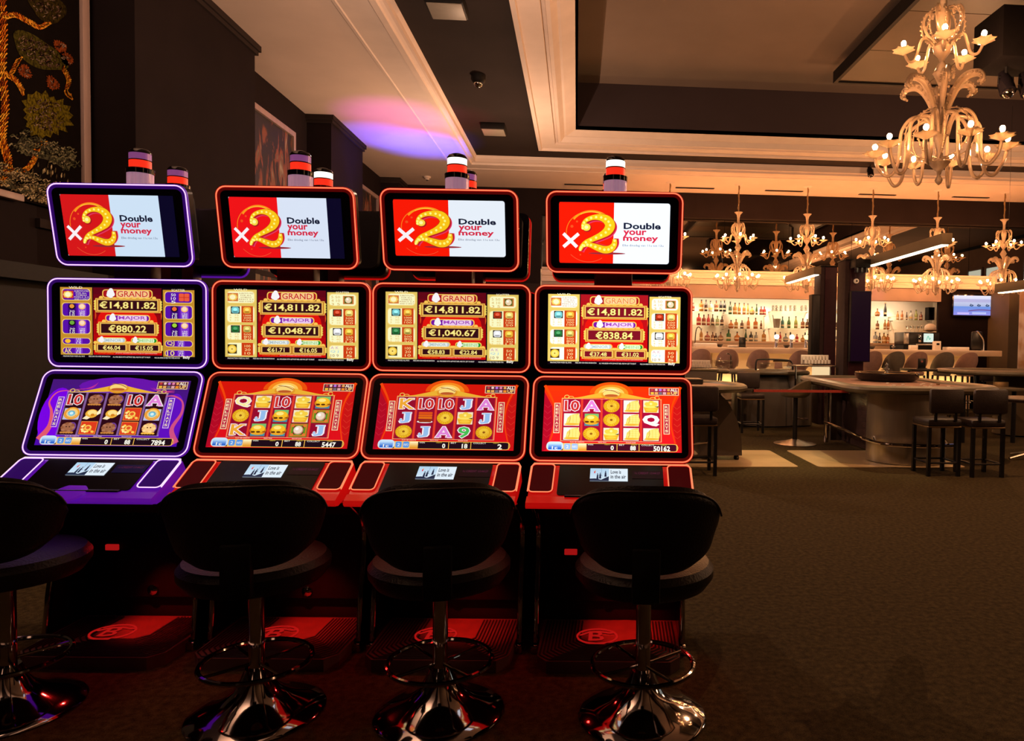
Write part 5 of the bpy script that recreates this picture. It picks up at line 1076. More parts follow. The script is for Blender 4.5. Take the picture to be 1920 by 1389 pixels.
for i in range(10):                                        # downlights in the alcove soffit
    X_ = 1.9 + .52 * i; t = thing('alcove_downlight', 'tiny warm downlight in the soffit over the bottles', 'light', (X_, 14.42, 2.30), 0, 'downlights hidden above the bottles')
    obj('lens', B().lathe([(0, -.002), (.028, -.002), (.03, .0), (0, .0)], 12), 'downlight', t)
    light('downlight_beam', 'SPOT', (X_, 14.42, 2.285), 42, (1, .74, .50), .02, (X_, 14.62, 1.5), angle=100, blend=1)
light('alcove_wash', 'AREA', (3.6, 14.3, 2.28), 60, (1, .70, .46), 7.0, (3.6, 14.55, 1.3), size_y=.12)
BC = {'amber': (.62, .26, .04), 'orange': (.75, .22, .04), 'dark brown': (.06, .025, .015), 'brown': (.20, .07, .03), 'red': (.45, .03, .03), 'reddish brown': (.26, .05, .03), 'green': (.06, .20, .05), 'dark green': (.02, .06, .02),
      'pale green': (.45, .55, .25), 'yellow': (.75, .50, .10), 'teal': (.12, .32, .30), 'clear': (.75, .70, .60), 'black': (.012, .012, .012), 'grey': (.22, .22, .22), 'gold green': (.35, .38, .08), 'white': (.8, .75, .65)}
SH = {'tall': [(0, 0), (.036, 0), (.038, .01), (.038, .17), (.030, .205), (.015, .235), (.013, .29), (.015, .30), (0, .30)],
      'square': [(0, 0), (.044, 0), (.046, .01), (.046, .16), (.040, .18), (.016, .195), (.014, .24), (.016, .25), (0, .25)],
      'round': [(0, 0), (.04, 0), (.06, .03), (.066, .07), (.055, .12), (.025, .145), (.015, .16), (.014, .205), (0, .205)],
      'slim': [(0, 0), (.028, 0), (.03, .01), (.03, .15), (.024, .20), (.012, .26), (.012, .31), (0, .31)]}
_bp = {}
def bottle(col, shp):
    if (col, shp) not in _bp:
        o = obj('bottle', B().lathe(SH[shp], 14), colour('glass_' + col.replace(' ', '_'), tuple(v * (.55 if col not in ('clear', 'white') else .8) for v in BC[col]), .12, spec=.6, **({'trans': .45} if col in ('clear', 'amber', 'orange', 'yellow', 'pale green', 'teal', 'green') else {})))
        h = SH[shp][-1][1]; w_ = SH[shp][3][0] if shp != 'round' else .067
        obj('cap', B().lathe([(0, h), (.016, h), (.016, h + .028), (0, h + .028)], 10), 'black' if col not in ('black',) else 'brass', o)
        zl = .05 if shp != 'round' else .055
        obj('paper_label', B().lathe([(w_ + .001, zl), (w_ + .0015, zl + (.045 if shp != 'round' else .025))], 14, cap=False), colour('label_paper', (.42, .32, .20)) if col not in ('white', 'clear') else colour('label_gold', (.5, .3, .08)), o)
        _bp[(col, shp)] = [o, False]
    e = _bp[(col, shp)]
    if not e[1]: e[1] = True; return e[0]
    return dup(e[0])
rows = {
 ('leftmost', 0): [(1300, 16, 'reddish brown', 'tall'), (1315, 22, 'amber', 'square'), (1323.5, 22, 'dark brown', 'tall'), (1332, 20, 'clear', 'square'), (1343, 21, 'brown', 'square'), (1351.4, 22, 'black', 'tall'), (1358.2, 22, 'black', 'tall')],
 ('leftmost', 1): [(1310, 22, 'red', 'square'), (1319.5, 20, 'reddish brown', 'square'), (1328, 21, 'red', 'tall'), (1336, 21, 'dark brown', 'tall'), (1345, 18, 'pale green', 'square'), (1353.5, 17, 'dark brown', 'square')],
 ('leftmost', 2): [(1314.5, 25, 'amber', 'tall'), (1326, 19, 'reddish brown', 'round'), (1336, 18, 'brown', 'square'), (1342, 16, 'dark brown', 'square'), (1351, 18, 'brown', 'round')],
 ('second', 0): [(1369, 24, 'dark green', 'tall'), (1378, 22, 'amber', 'square'), (1386, 22, 'amber', 'tall'), (1395, 22, 'orange', 'tall'), (1402, 21, 'yellow', 'slim'), (1410, 15, 'yellow', 'round'), (1418.5, 20, 'green', 'slim'), (1427, 16, 'reddish brown', 'square'), (1433, 16, 'red', 'square')],
 ('second', 1): [(1370.5, 16, 'orange', 'round'), (1380, 18, 'amber', 'square'), (1391, 16, 'dark brown', 'square'), (1403, 22, 'orange', 'tall'), (1416.5, 21, 'orange', 'square'), (1427, 16, 'brown', 'tall')],
 ('second', 2): [(1366, 24, 'green', 'square'), (1382, 20, 'orange', 'round'), (1398, 24, 'dark green', 'slim'), (1408, 20, 'black', 'square'), (1417.5, 19, 'grey', 'square'), (1432, 22, 'amber', 'square')],
 ('third', 1): [(1467, 22, 'teal', 'tall'), (1479, 22, 'green', 'tall'), (1492, 23, 'gold green', 'tall'), (1505, 19, 'brown', 'square'), (1513.5, 18, 'dark brown', 'square')],
 ('third', 2): [(1462.5, 20, 'red', 'tall'), (1473, 17, 'grey', 'round'), (1494, 16, 'red', 'square'), (1505, 14, 'amber', 'round'), (1515, 16, 'dark green', 'square')],
 ('gap', 0): [(1571.5, 16, 'clear', 'square')], ('gap', 1): [(1568, 14, 'dark brown', 'square'), (1576.5, 16, 'brown', 'tall')], ('gap', 2): [(1569.5, 18, 'grey', 'square')],
 ('right', 0): [(1645, 15, 'orange', 'round'), (1659.5, 27, 'black', 'slim')], ('right', 1): [(1645, 17, 'brown', 'square'), (1659, 19, 'amber', 'tall'), (1665, 19, 'orange', 'tall')],
 ('right', 2): [(1641, 22, 'grey', 'square'), (1649, 20, 'dark brown', 'tall'), (1657, 20, 'amber', 'square'), (1664, 18, 'orange', 'square')],
 ('far right', 0): [(1683, 17, 'amber', 'tall'), (1691, 18, 'orange', 'tall'), (1700, 15, 'dark brown', 'slim'), (1707.5, 18, 'clear', 'square'), (1717.5, 20, 'gold green', 'tall'), (1726.5, 16, 'reddish brown', 'square')]}
ordn = ['first', 'second', 'third', 'fourth', 'fifth', 'sixth', 'seventh', 'eighth', 'ninth']
bname = {'leftmost': 'bay by slot machines', 'second': 'second bay', 'third': 'bay behind taps', 'gap': 'bay between columns', 'right': 'bay right of columns', 'far right': 'coffee machine bay'}
by = {b_[3]: b_[2] for b_ in bays}
for (bay, r_), L in rows.items():
    for i, (x, h, col, shp) in enumerate(L):
        y = by[bay][r_]; p = ay(x, y, YB_); o = bottle(col, shp); hh = SH[shp][-1][1] + .028
        zz = 1.342 if r_ == 2 else zy(*[((q[0] + q[1]) / 2, y) for q in bays if q[3] == bay][0]) - .001
        o.location = (p.x, YB_, zz); sc = (h + (p.z - 1.34) * 90 * (r_ == 2)) / 1315 * YB_ / hh; o.scale = (sc * 1.22, sc * 1.22, sc)
        where = {0: 'top', 1: 'middle', 2: 'bottom'}[r_]
        tag(o, f'{col} {shp} bottle, {ordn[i]} on {where} shelf of {bname[bay]}', 'bottle', 'bottles on the glass shelves')
for i, x in enumerate((1449, 1456, 1464, 1473, 1482, 1490, 1503, 1511)):       # upturned clear glasses
    p = ay(x, 583, YB_); t = obj('drinking_glass', B().lathe([(.030, .12), (.034, 0), (.032, 0), (.028, .115), (0, .115), (0, .12)], 12), 'glass'); t.location = (p.x, YB_, p.z)
    tag(t, 'clear drinking glass on the top shelf above the beer taps', 'glass', 'drinking glasses on the top shelf')
for i, x in enumerate((1690, 1697, 1704, 1711, 1718, 1725)):
    p = ay(x, 621, 14.4); t = obj('stemmed_glass', B().lathe([(.03, 0), (.004, .006), (.004, .06), (.03, .09), (.032, .14), (.03, .14), (.028, .095), (.0, .07)], 12), 'glass'); t.location = (p.x, 14.15, ay(x, 623, 14.15).z)
    tag(t, 'clear stemmed glass standing on top of the coffee machine', 'glass', 'glasses on the coffee machine')
def on_bar(name, lab, cat, x, Y=12.75, z=1.215, group=None): return thing(name, lab, cat, (ay(x, 655, Y).x, Y, z), 0, group)
for i, (x, c_) in enumerate(((1455, (1, .93, .8)), (1483.5, (1, .93, .8)), (1511, (1, .75, .3)))):
    t = on_bar('beer_tap', ['beer tap with white round lit badge, left one of three', 'beer tap with white round lit badge, middle one of three', 'beer tap with yellow round lit badge'][i], 'beer tap', x, 12.8, group='beer taps')
    obj('column', B().lathe([(0, 0), (.045, 0), (.03, .02), (.026, .16), (.026, .19), (0, .19)], 16), 'chrome', t)
    obj('badge', B().lathe([(0, -.015), (.045, -.015), (.045, .015), (0, .015)], 20, MX((0, -.03, .205), 0, 90)), emi('tap_badge_light', c_, 2.2), t)
    obj('handle', B().lathe([(.01, .22), (.016, .25), (.014, .29), (0, .30)], 10, MX((-.02, 0, 0))), 'black', t)
for x, lab in ((1349.5, 'small dark bowl on the bar, left one'), (1474.5, 'small dark bowl on the bar beside the first beer tap'), (1635, 'small dark bowl on the bar right of the black column')):
    t = on_bar('snack_bowl', lab, 'bowl', x, 12.55, group='dark bowls on the bar'); obj('bowl', B().lathe([(0, 0), (.03, 0), (.05, .03), (.062, .055), (.056, .055), (.03, .012), (0, .01)], 16), 'black', t)
t = on_bar('menu_stand', 'black menu board standing on the bar beside a pale tray', 'sign', 1391.5, 12.6); obj('board', B().rbox(-.062, .062, -.01, .01, 0, .185, .004), 'black', t); obj('base', B().rbox(-.09, .07, -.05, .05, 0, .012, .003), 'black', t)
obj('logo', B().ring(rr(.03, .03, .014, 4, 0, 0), rr(.022, .022, .01, 4, 0, 0), 0, .002, MX((0, -.012, .11), 0, 90)), 'brass', t)
t = on_bar('serving_tray', 'pale tray with dark rim lying on the bar', 'tray', 1376, 12.55); obj('tray_base', B().rbox(-.10, .05, -.08, .08, 0, .035, .006), 'white', t); obj('rim', B().rbox(-.105, .055, -.085, .085, .0, .012, .003), 'black', t)
t = on_bar('bar_sink', 'pale sink insert with chrome tap at the left end of the bar', 'sink', 1322, 12.6); obj('basin', B().rbox(-.20, .20, -.12, .12, 0, .07, .015), 'white', t); obj('faucet', B().tube(spline([(-.19, 0, .05), (-.17, 0, .30), (-.12, 0, .36), (-.07, 0, .30)], 6), .010, 8), 'chrome', t)
t = on_bar('coffee_machine', 'black coffee machine with bright square screen behind the bar', 'coffee machine', 1719, 13.6, 1.30)
zc = ay(1719, 623, 13.6).z - 1.30
obj('body', B().rbox(-.36, .36, -.2, .25, 0, zc, .02), 'black', t); obj('side_panel', B().rbox(-.37, -.27, -.215, -.19, .02, zc - .02, .01), 'steel', t)
c = Canvas(.20, .17); c.rrect(0, 0, 1, 1, .01, (224, 240, 226), 1); c.stroke([(.3, .8), (.45, .3), (.6, .7), (.7, .5)], .08, (120, 200, 170), 2); c.build('display', 'screen', t, Matrix(((1, 0, 0, .12), (0, 0, -1, -.225), (0, 1, 0, zc - .11), (0, 0, 0, 1))))
obj('screen_housing', B().rbox(.0, .24, -.222, -.19, zc - .22, zc - .005, .008), 'gloss', t); obj('spout', B().rbox(-.10, -.04, -.26, -.2, zc - .2, zc - .05, .01), 'chrome', t); obj('cup_plate', B().rbox(-.2, .3, -.3, -.2, 0, .03, .006), 'steel', t)
sb_ = thing('coffee_machine_stand', 'dark cabinet under the coffee machine', 'cabinet', (ay(1719, 655, 13.6).x, 13.6, 0)); obj('body', B().box(-.42, .42, -.3, .3, 0, 1.30), 'matte', sb_, smooth=False)
t = on_bar('napkin_box', 'white napkin box on the bar right of the coffee machine', 'box', 1756, 12.7); obj('box', B().rbox(-.06, .06, -.05, .05, 0, .165, .006), 'white', t); obj('opening', B().rbox(-.03, .03, -.052, -.045, .09, .13, .004), 'matte', t)
t = on_bar('card_holder', 'small white card holder on the bar before the coffee machine', 'box', 1712, 12.7); obj('box', B().rbox(-.07, .07, -.05, .05, 0, .085, .006), 'white', t); obj('card', B().box(-.05, .05, -.01, .01, .08, .11), 'black', t, smooth=False)
t = on_bar('bar_tray', 'long pale upturned tray on the right end of the bar', 'tray', 1792, 12.7); obj('tray_base', B().rbox(-.2, .2, -.12, .12, 0, .06, .012), 'white', t); obj('handle', B().tube([(.19, 0, .05), (.26, 0, .055)], .01, 6), 'brass', t)
t = on_bar('display_terminal', 'tall curved steel terminal standing dark beside the bar end', 'terminal', 1840, 12.75); obj('post', B().tube(spline([(.03, 0, 0), (.03, 0, .14), (.0, 0, .24), (-.10, 0, .36)], 6), [.04] * 19, 8, flat=.5), 'steel', t); obj('head', B().rbox(-.2, .02, -.02, .04, .02, .36, .03), 'black', t)
t = on_bar('bar_candle_glass', 'chrome candle holder on the bar between column and coffee machine', 'candle holder', 1675, 12.6); obj('holder', B().lathe([(0, 0), (.03, 0), (.01, .01), (.01, .04), (.035, .05), (.03, .06), (0, .06)], 14), 'chrome', t); obj('candle_stub', B().lathe([(0, .06), (.014, .06), (.014, .09), (0, .09)], 10), 'white', t)
t = thing('small_cabinet', 'small black open cabinet holding a bottle at the shelf end', 'cabinet', (ay(1743, 600, 14.5).x, 14.5, ay(1743, 600, 14.5).z)); obj('box', B().ring(rr(.13, .27, .003, 1, 0, .135), rr(.11, .25, .003, 1, 0, .135), -.08, .08, MX((0, 0, 0), 0, 90)), 'matte', t, smooth=False); obj('back', B().box(-.06, .06, .06, .07, 0, .27), 'matte', t, smooth=False)
t = thing('wicker_basket', 'pale heaped basket on top of the coffee machine', 'basket', (ay(1744, 622, 13.75).x, 13.75, 1.33 + zc)); obj('heap', B().sphere((0, 0, .07), .11, 14, 8, None, .8), 'white', t); obj('rim', B().tube([(.12 * math.cos(R(a)), .12 * math.sin(R(a)), .02) for a in range(0, 360, 20)], .014, 6, True), 'brass', t)
# ice bucket on the shelf
t = thing('ice_bucket', 'silver ice bucket on the middle shelf behind the taps', 'bucket', (ay(1456, 615, YB_).x, YB_, ay(1453, 615, YB_).z + .006)); obj('bucket', B().lathe([(0, 0), (.06, 0), (.085, .18), (.09, .19), (.08, .185), (.055, .01), (0, .01)], 18), 'steel', t); obj('tongs', B().tube([(-.05, 0, .1), (-.09, 0, .27)], .008, 6), 'chrome', t)

# television and its bracket on the dark wall
pa, pb = ay(1789, 553.5, 13.9), ay(1857.5, 591.5, 13.9); tw, th_ = pb.x - pa.x, pa.z - pb.z
t = thing('television', 'flat television on the dark wall showing dark birds over pale water', 'television', ((pa.x + pb.x) / 2, 13.93, (pa.z + pb.z) / 2))
obj('housing', B().rbox(-tw / 2 - .03, tw / 2 + .03, -.02, .03, -th_ / 2 - .035, th_ / 2 + .03, .008), 'gloss', t); obj('bracket', B().box(-.1, .1, .03, .07, -.1, .1), 'black', t, smooth=False)
c = Canvas(tw, th_); c.grad(0, 0, 1, .55, (236, 234, 255), (180, 190, 226), 1, 8); c.grad(0, .55, 1, 1, (110, 150, 230), (150, 146, 236), 1, 6); c.rect(0, .18, 1, .34, (186, 184, 226), 2); c.rect(.1, .86, .42, .96, (206, 190, 250), 3); c.rect(.5, .84, .88, .94, (190, 200, 250), 3)
c.stroke([(.4, .78), (.7, .72), (1, .74)], .03, (120, 90, 160), 3)
for u in (.48, .68, .91): c.ell(u, .5, .055, .05, (44, 70, 110), 4, 12); c.stroke([(u + .02, .5), (u - .03, .42)], .015, (44, 70, 110), 4, 1); c.ell(u + .0, .49, .02, .015, (180, 190, 220), 5, 8)
c.build('picture', 'screen', t, Matrix(((1, 0, 0, 0), (0, 0, -1, -.022), (0, 1, 0, 0), (0, 0, 0, 1))))

# bar stools with tub backs
def tub(t, m):
    b = B(); n = 18; rows_ = [(.80, .100), (.86, .135), (.95, .172), (1.04, .193), (1.12, .200), (1.185, .196)]; vs = []; fs = []
    for side in (0, 1):
        for (z, r_) in rows_:
            for i in range(n + 1):
                a = R(-100 + 200 * i / n); q = 1 - .0 * side; rr_ = r_ - (.03 if side else 0); dz = -.30 * (abs(-100 + 200 * i / n) / 100) ** 2.2 * ((z - .80) / .385) ** 1.5
                vs.append((rr_ * math.sin(a), -rr_ * math.cos(a), z + dz))
    N = len(rows_) * (n + 1)
    for side in (0, 1):
        for j in range(len(rows_) - 1):
            for i in range(n): a = side * N + j * (n + 1) + i; q = (a, a + 1, a + n + 2, a + n + 1); fs.append(q if not side else q[::-1])
    for i in range(n): a = (len(rows_) - 1) * (n + 1) + i; fs.append((a, a + 1, N + a + 1, N + a)); fs.append((i + 1, i, N + i, N + i + 1))
    for i in (0, n):
        for j in range(len(rows_) - 1): a = j * (n + 1) + i; fs.append((a, a + n + 1, N + a + n + 1, N + a))
    b.add(vs, fs); obj('backrest', b, m, t)
    obj('seat', B().lathe([(0, .76), (.13, .76), (.15, .79), (.145, .83), (0, .845)], 24), m, t)
    for sx in (-1, 1):
        for sy in (-1, 1): obj('leg', B().tube([(sx * .11, sy * .11, .77), (sx * .17, sy * .17, 0)], [.02, .012], 8), 'black', t)
    obj('stretcher', B().tube([(.135, .135, .32), (-.135, .135, .32), (-.135, -.135, .32), (.135, -.135, .32)], .008, 6, True), 'chrome', t)
tp = {}
for x, m, lab in ((1312, 'pink', 'beside the rightmost slot machine'), (1363, 'pink', 'second from the slot machines'), (1421, 'pink', 'third from the slot machines'), (1497, 'pink', 'behind the white chip racks, left of the black column'),
                  (1580, 'pink', 'seen between the two black columns'), (1632, 'pink', 'half hidden by the right black column'), (1674, 'grey', 'left one of the grey pair'), (1716, 'pink', 'between the two grey ones'), (1766, 'grey', 'right one of the grey pair'), (1810, 'pink', 'last at the right end of the bar')):
    p = ay(x, 690, 12.0); lab = ('mauve' if m == 'pink' else 'grey') + ' tub bar stool ' + lab
    if m not in tp: tp[m] = t = thing('bar_stool', lab, 'bar stool', (p.x, 12.0, 0), 0, 'tub bar stools along the bar'); tub(t, m)
    else: dup(tp[m], (p.x, 12.0, 0), random.uniform(-6, 6), lab)

# ================================================================== COLUMNS AND HANGING LAMPS
def column(x0, xm, x1, ytop, Y, lab, dep=.30):
    a, m_, c_ = ay(x0, 600, Y).x, ay(xm, 600, Y).x, ay(x1, 600, Y).x; zt = ay(xm, ytop, Y).z
    t = thing('black_column', lab, 'column', (a, Y, 0)); w_ = c_ - a
    obj('shaft', B().rbox(.0, w_, 0, dep, 0, zt, .006), colour('column_paint', (.030, .018, .018), .8, spec=.1), t)
    obj('front_panel', B().rbox(m_ - a, w_, -.02, .0, .1, zt - .01, .004), colour('column_panel', (.030, .006, .010), .6, spec=.2), t)
    obj('cap', B().rbox(-.01, w_ + .01, -.03, dep + .01, zt, zt + .02, .004), 'matte', t); return t, a, zt
t, a, zt = column(1537, 1545, 1567, 500, 11.0, 'black column left of the pair, with a dark speaker beside it')
s = thing('column_speaker', 'narrow black speaker box fixed to the left black column', 'speaker', (ay(1529, 610, 11.0).x, 11.0, ay(1529, 610, 11.0).z)); zz = (ay(1529, 552, 11.0).z - ay(1529, 668, 11.0).z) / 2
obj('body', B().rbox(-.072, .062, -.03, .14, -zz, zz, .006), 'matte', s); obj('grille', B().rbox(-.06, .05, -.036, -.03, -zz + .02, zz - .02, .002), 'leather', s)
t, a, zt = column(1583, 1592, 1620, 488, 9.9, 'black column right of the pair, carrying a dark display')
s = thing('column_display', 'tall dark purple display hanging on the right black column', 'display', (ay(1612.5, 612, 9.8).x, 9.8, ay(1612, 612, 9.8).z)); zz = (ay(1612, 544, 9.8).z - ay(1612, 677, 9.8).z) / 2
obj('housing', B().rbox(-.15, .15, -.02, .04, -zz, zz, .006), 'matte', s); obj('panel', B().rbox(-.14, .14, -.026, -.02, -zz + .01, zz - .01, .002), emi('dim_display', (.006, .001, .006), 1.0, (.004, .004, .005)), s); s.children[-1].data.materials[0].node_tree.nodes['Principled BSDF'].inputs['Specular IOR Level'].default_value = .05
s = thing('column_camera', 'round pale camera dome on the right black column', 'camera', tuple(ay(1605, 527, 9.85))); obj('ring', B().lathe([(0, 0), (.036, 0), (.036, .02), (.028, .03), (0, .03)], 20, MX((0, 0, 0), 0, 90)), 'white', s); obj('lens', B().sphere((0, -.03, 0), .014, 10, 6), 'gloss', s)
s = thing('column_bracket', 'black bracket with lamps on top of the right black column', 'bracket', tuple(ay(1612, 500, 9.75))); obj('plate', B().rbox(-.10, .12, -.1, .1, -.02, .10, .01), 'matte', s)
for k_ in range(3): obj('lamp', B().lathe([(0, 0), (.025, 0), (.03, -.07), (0, -.07)], 12, MX((-.07 + .07 * k_, -.06, -.02))), 'gloss', s)
def strip_lamp(A_, B_, lab, hgt=.12, dep=.12, hang=False):             # a long box lamp between two world points, lit along its underside
    A_ = Vector(A_); B_ = Vector(B_); d = (B_ - A_); L = d.length; c_ = (A_ + B_) / 2; X_ = d.normalized(); Z_ = Vector((0, 0, 1)); Z_ = (Z_ - X_ * Z_.dot(X_)).normalized(); Y_ = Z_.cross(X_)
    T = Matrix(((X_.x, Y_.x, Z_.x, 0), (X_.y, Y_.y, Z_.y, 0), (X_.z, Y_.z, Z_.z, 0), (0, 0, 0, 1)))
    t = thing('linear_lamp', lab, 'lamp', c_, 0, 'long lamps over the gaming tables'); obj('housing', B().rbox(-L / 2, L / 2, -dep / 2, dep / 2, 0, hgt, .006, T=T), 'olive', t)
    obj('diffuser', B().rbox(-L / 2 + .05, L / 2 - .05, -dep / 2 + .02, dep / 2 - .02, -.012, .002, .003, T=T), 'lamp_on', t)
    if hang:
     for s_ in (-.35, .1): obj('cable', B().tube([T @ Vector((L * s_, 0, hgt)), (T @ Vector((L * s_, 0, hgt))).to_2d().to_3d() + Vector((0, 0, ZI - c_.z))], .002, 5), 'matte', t)
A_ = ay(1630, 499, 9.85); z1 = A_.z; P1_ = az(1776, 457, z1); strip_lamp(A_, P1_, 'long lit lamp reaching forward from the right black column')
A_ = ay(1533, 514, 11.0); strip_lamp(A_, A_.lerp(az(1462, 535, A_.z), .76), 'shorter lit lamp beside the left black column')
A_ = ay(1872, 549, 9.3); strip_lamp(A_, az(1990, 535, A_.z), 'lit lamp cut by the right edge, above the marble column', hang=True)

# ================================================================== GAMING TABLES AND CHAIRS
def table_shape(pts, zt, t, top='felt', rimm='rim', rim=.055, thick=.05):
    Q = [(p.x, p.y) for p in spline([(x, y, 0) for x, y in pts], 6, True)]
    obj('table_top', B().prism(Q, zt - thick, zt - .012), top, t, smooth=False)
    obj('padded_rim', B().tube([(x, y, zt - .02) for x, y in Q], rim, 10, True, None, .72), rimm, t)
    return Q
def drum(t, x, y, r, z0, z1, m='drum', name='pedestal', sy=1): return obj(name, B().lathe([(0, z0), (r, z0), (r, z1), (0, z1)], 40, Matrix.Translation((x, y, 0)) @ Matrix.Diagonal((1, sy, 1, 1)), ), m, t, sharp=50)
# 1: table half hidden by the rightmost machine
t = thing('gaming_table', 'curved gaming table with padded rim just right of the rightmost slot machine', 'table', (0, 0, 0)); t1 = t
table_shape([(.9, 7.05), (1.45, 7.05), (1.74, 7.3), (1.78, 7.65), (1.6, 8.1), (1.2, 8.35), (.7, 8.3), (.55, 7.6)], .82, t)
w1 = B(); P = [(.02, .06), (.34, .06), (.33, .25), (.28, .45), (.18, .64), (.05, .76), (-.12, .77), (-.12, .06)]
w1.xprism([(0, 0)] * 0 + [(x, z) for x, z in P], 0, .5, Matrix(((0, 1, 0, 1.46), (1, 0, 0, 7.45), (0, 0, 1, 0), (0, 0, 0, 1)))); obj('curved_leg', w1, 'panel_grey', t)
drum(t, 1.10, 7.62, .2, .02, .72, 'steel', 'drum_base')
for q in ((1.75, 7.5), (1.5, 7.9)): obj('castor', B().lathe([(0, -.015), (.03, -.015), (.03, .015), (0, .015)], 14, MX((q[0], q[1], .03), 20, 0, 90)), 'black', t)
obj('foot_rail', B().tube([(.8, 7.25, .22), (1.2, 7.2, .22), (1.4, 7.35, .22), (1.45, 7.6, .22)], .014, 8), 'chrome', t)
obj('chip_tray', B().rbox(.85, 1.42, 7.75, 8.05, .81, .87, .012), 'black', t)
# barrier belt
p0, p1_ = (1.80, 7.42, .775), ay(1637, 740, 7.42)
t = thing('barrier_belt', 'taut red barrier belt stretched between two gaming tables', 'barrier', (0, 0, 0)); obj('belt', B().box(1.90, p1_.x - .26, 7.418, 7.423, .752, .780), mat('red_webbing', (.50, .07, .05), .5, var=.1, scale=60), t, smooth=False); obj('clip', B().rbox(1.89, 1.905, 7.41, 7.43, .74, .79, .003), 'chrome', t); obj('clip', B().rbox(p1_.x - .275, p1_.x - .255, 7.41, 7.43, .74, .79, .003), 'chrome', t)
wh = thing('roulette_game', 'black roulette wheel bowl with bright chrome turret', 'roulette wheel', (3.98, 8.75, .83))
obj('bowl', B().lathe([(0, .0), (.34, .0), (.38, .03), (.40, .09), (.38, .10), (.33, .07), (.2, .045), (0, .05)], 48), 'gloss', wh)
obj('rotor', B().lathe([(0, .05), (.23, .052), (.22, .07), (.08, .085), (0, .09)], 36), 'panel_wood', wh); obj('rim_trim', B().tube([(0.385 * math.cos(R(a)), 0.385 * math.sin(R(a)), .1) for a in range(0, 360, 10)], .005, 6, True), 'brass', wh)
obj('turret', B().lathe([(0, .09), (.03, .09), (.012, .12), (.028, .15), (.01, .17), (.022, .195), (.008, .22), (.012, .235), (0, .245)], 16), 'chrome', wh)
for k_ in range(4): a = R(45 + 90 * k_); obj('fret', B().tube([(0, 0, .13), (.07 * math.cos(a), .07 * math.sin(a), .13)], .006, 6), 'chrome', wh)
# 3: big table at the right, its padded arm running back on the left side
t = thing('gaming_table', 'large gaming table with printed pinkish felt, long padded arm and silver drum base', 'table', (0, 0, 0))
Q3 = table_shape([(3.05, 9.15), (3.04, 8.5), (2.99, 7.8), (2.95, 7.3), (3.10, 7.03), (3.7, 6.99), (4.3, 7.05), (4.52, 7.45), (4.48, 8.3), (4.5, 9.2), (3.9, 9.5), (3.25, 9.45)], .83, t, rim=.065)
drum(t, 3.62, 7.45, .42, .015, .77, 'drum', 'drum_base', .85)
drum(t, 4.1, 8.9, .25, .02, .77, 'steel', 'drum_base')
obj('side_panel', B().rbox(3.46, 3.50, 7.8, 8.9, .03, .77, .004), 'panel_wood', t); obj('end_panel', B().rbox(3.32, 3.50, 8.91, 8.96, .03, .77, .004), 'panel_grey', t)
obj('post', B().tube([(3.22, 8.8, .02), (3.22, 8.8, .78)], .03, 12), 'chrome', t)
obj('foot_rail', B().tube(spline([(3.20, 8.8, .28), (3.17, 8.0, .27), (3.12, 7.3, .26), (3.22, 7.02, .25), (3.6, 6.96, .24), (3.95, 7.0, .24)], 5), .019, 10), 'chrome', t)
for q in ((3.16, 7.15), (3.85, 6.98)): obj('rail_bracket', B().tube([(q[0], q[1], .25), (q[0] + .06, q[1] + .2, .28)], .015, 8), 'chrome', t)
pr = Canvas(1.3, 1.2)
for k_ in range(6): pr.frame(.05 + .15 * k_, .2, .17 + .15 * k_, .42, .006, (190, 150, 130), 1); pr.frame(.05 + .15 * k_, .46, .17 + .15 * k_, .68, .006, (190, 150, 130), 1)
pr.arc(.5, .5, .45, .44, 0, 180, .006, (190, 150, 130), 1); o = pr.build('felt_print', 'print', t, MX((3.75, 7.6, .819), 4))
rnd = random.Random(4)
for i in range(14):
    x, y = rnd.uniform(3.5, 4.3), rnd.uniform(7.3, 8.1); o = obj('betting_chip', B().lathe([(0, 0), (.02, 0), (.02, .014), (0, .014)], 12), 'white' if i % 3 else 'brass'); o.location = (x, y, .820)
    tag(o, 'small pale chip lying on the felt of the large gaming table', 'chip', 'chips on the large gaming table')
# 4, 5: tables at the far right
t = thing('card_table', 'card table with pale top edge at the right edge, in front of the marble column', 'table', (0, 0, 0))
a = ay(1803, 690, 9.6); table_shape([(a.x, 9.9), (a.x + .25, 9.3), (a.x + 1.0, 9.0), (a.x + 1.7, 9.3), (a.x + 1.7, 10.4), (a.x + .8, 10.8), (a.x + .1, 10.4)], .93, t, 'felt2', 'rim', .05)
drum(t, a.x + .95, 9.8, .3, .02, .86, 'olive', 'drum_base'); obj('tray_box', B().rbox(a.x + .25, a.x + .45, 9.2, 9.24, .62, .80, .004), 'brass', t)
t = thing('low_table', 'long low dark table with pale edge, behind the right stools', 'table', (0, 0, 0))
a = ay(1800, 722, 8.9); obj('table_top', B().rbox(a.x, a.x + .85, 8.75, 9.15, .70, .735, .006), 'rim', t)
for q in (.08, .78): obj('leg', B().tube([(a.x + q, 8.95, 0), (a.x + q, 8.95, .70)], .03, 8), 'black', t)
t = thing('pedestal_table', 'dark round pedestal table cut by the right edge, with star foot', 'table', (0, 0, 0))
a = ay(1935, 740, 7.6); obj('table_top', B().lathe([(0, .66), (.38, .66), (.39, .69), (.38, .70), (0, .70)], 30, MX((a.x, 7.6, 0))), 'leather2', t); obj('post', B().tube([(a.x, 7.6, .05), (a.x, 7.6, .66)], .03, 10), 'black', t)
for k_ in range(4): an = R(190 + 90 * k_); obj('foot', B().tube([(a.x, 7.6, .08), (a.x + .28 * math.cos(an), 7.6 + .28 * math.sin(an), .02)], [.025, .014], 8), 'steel', t)

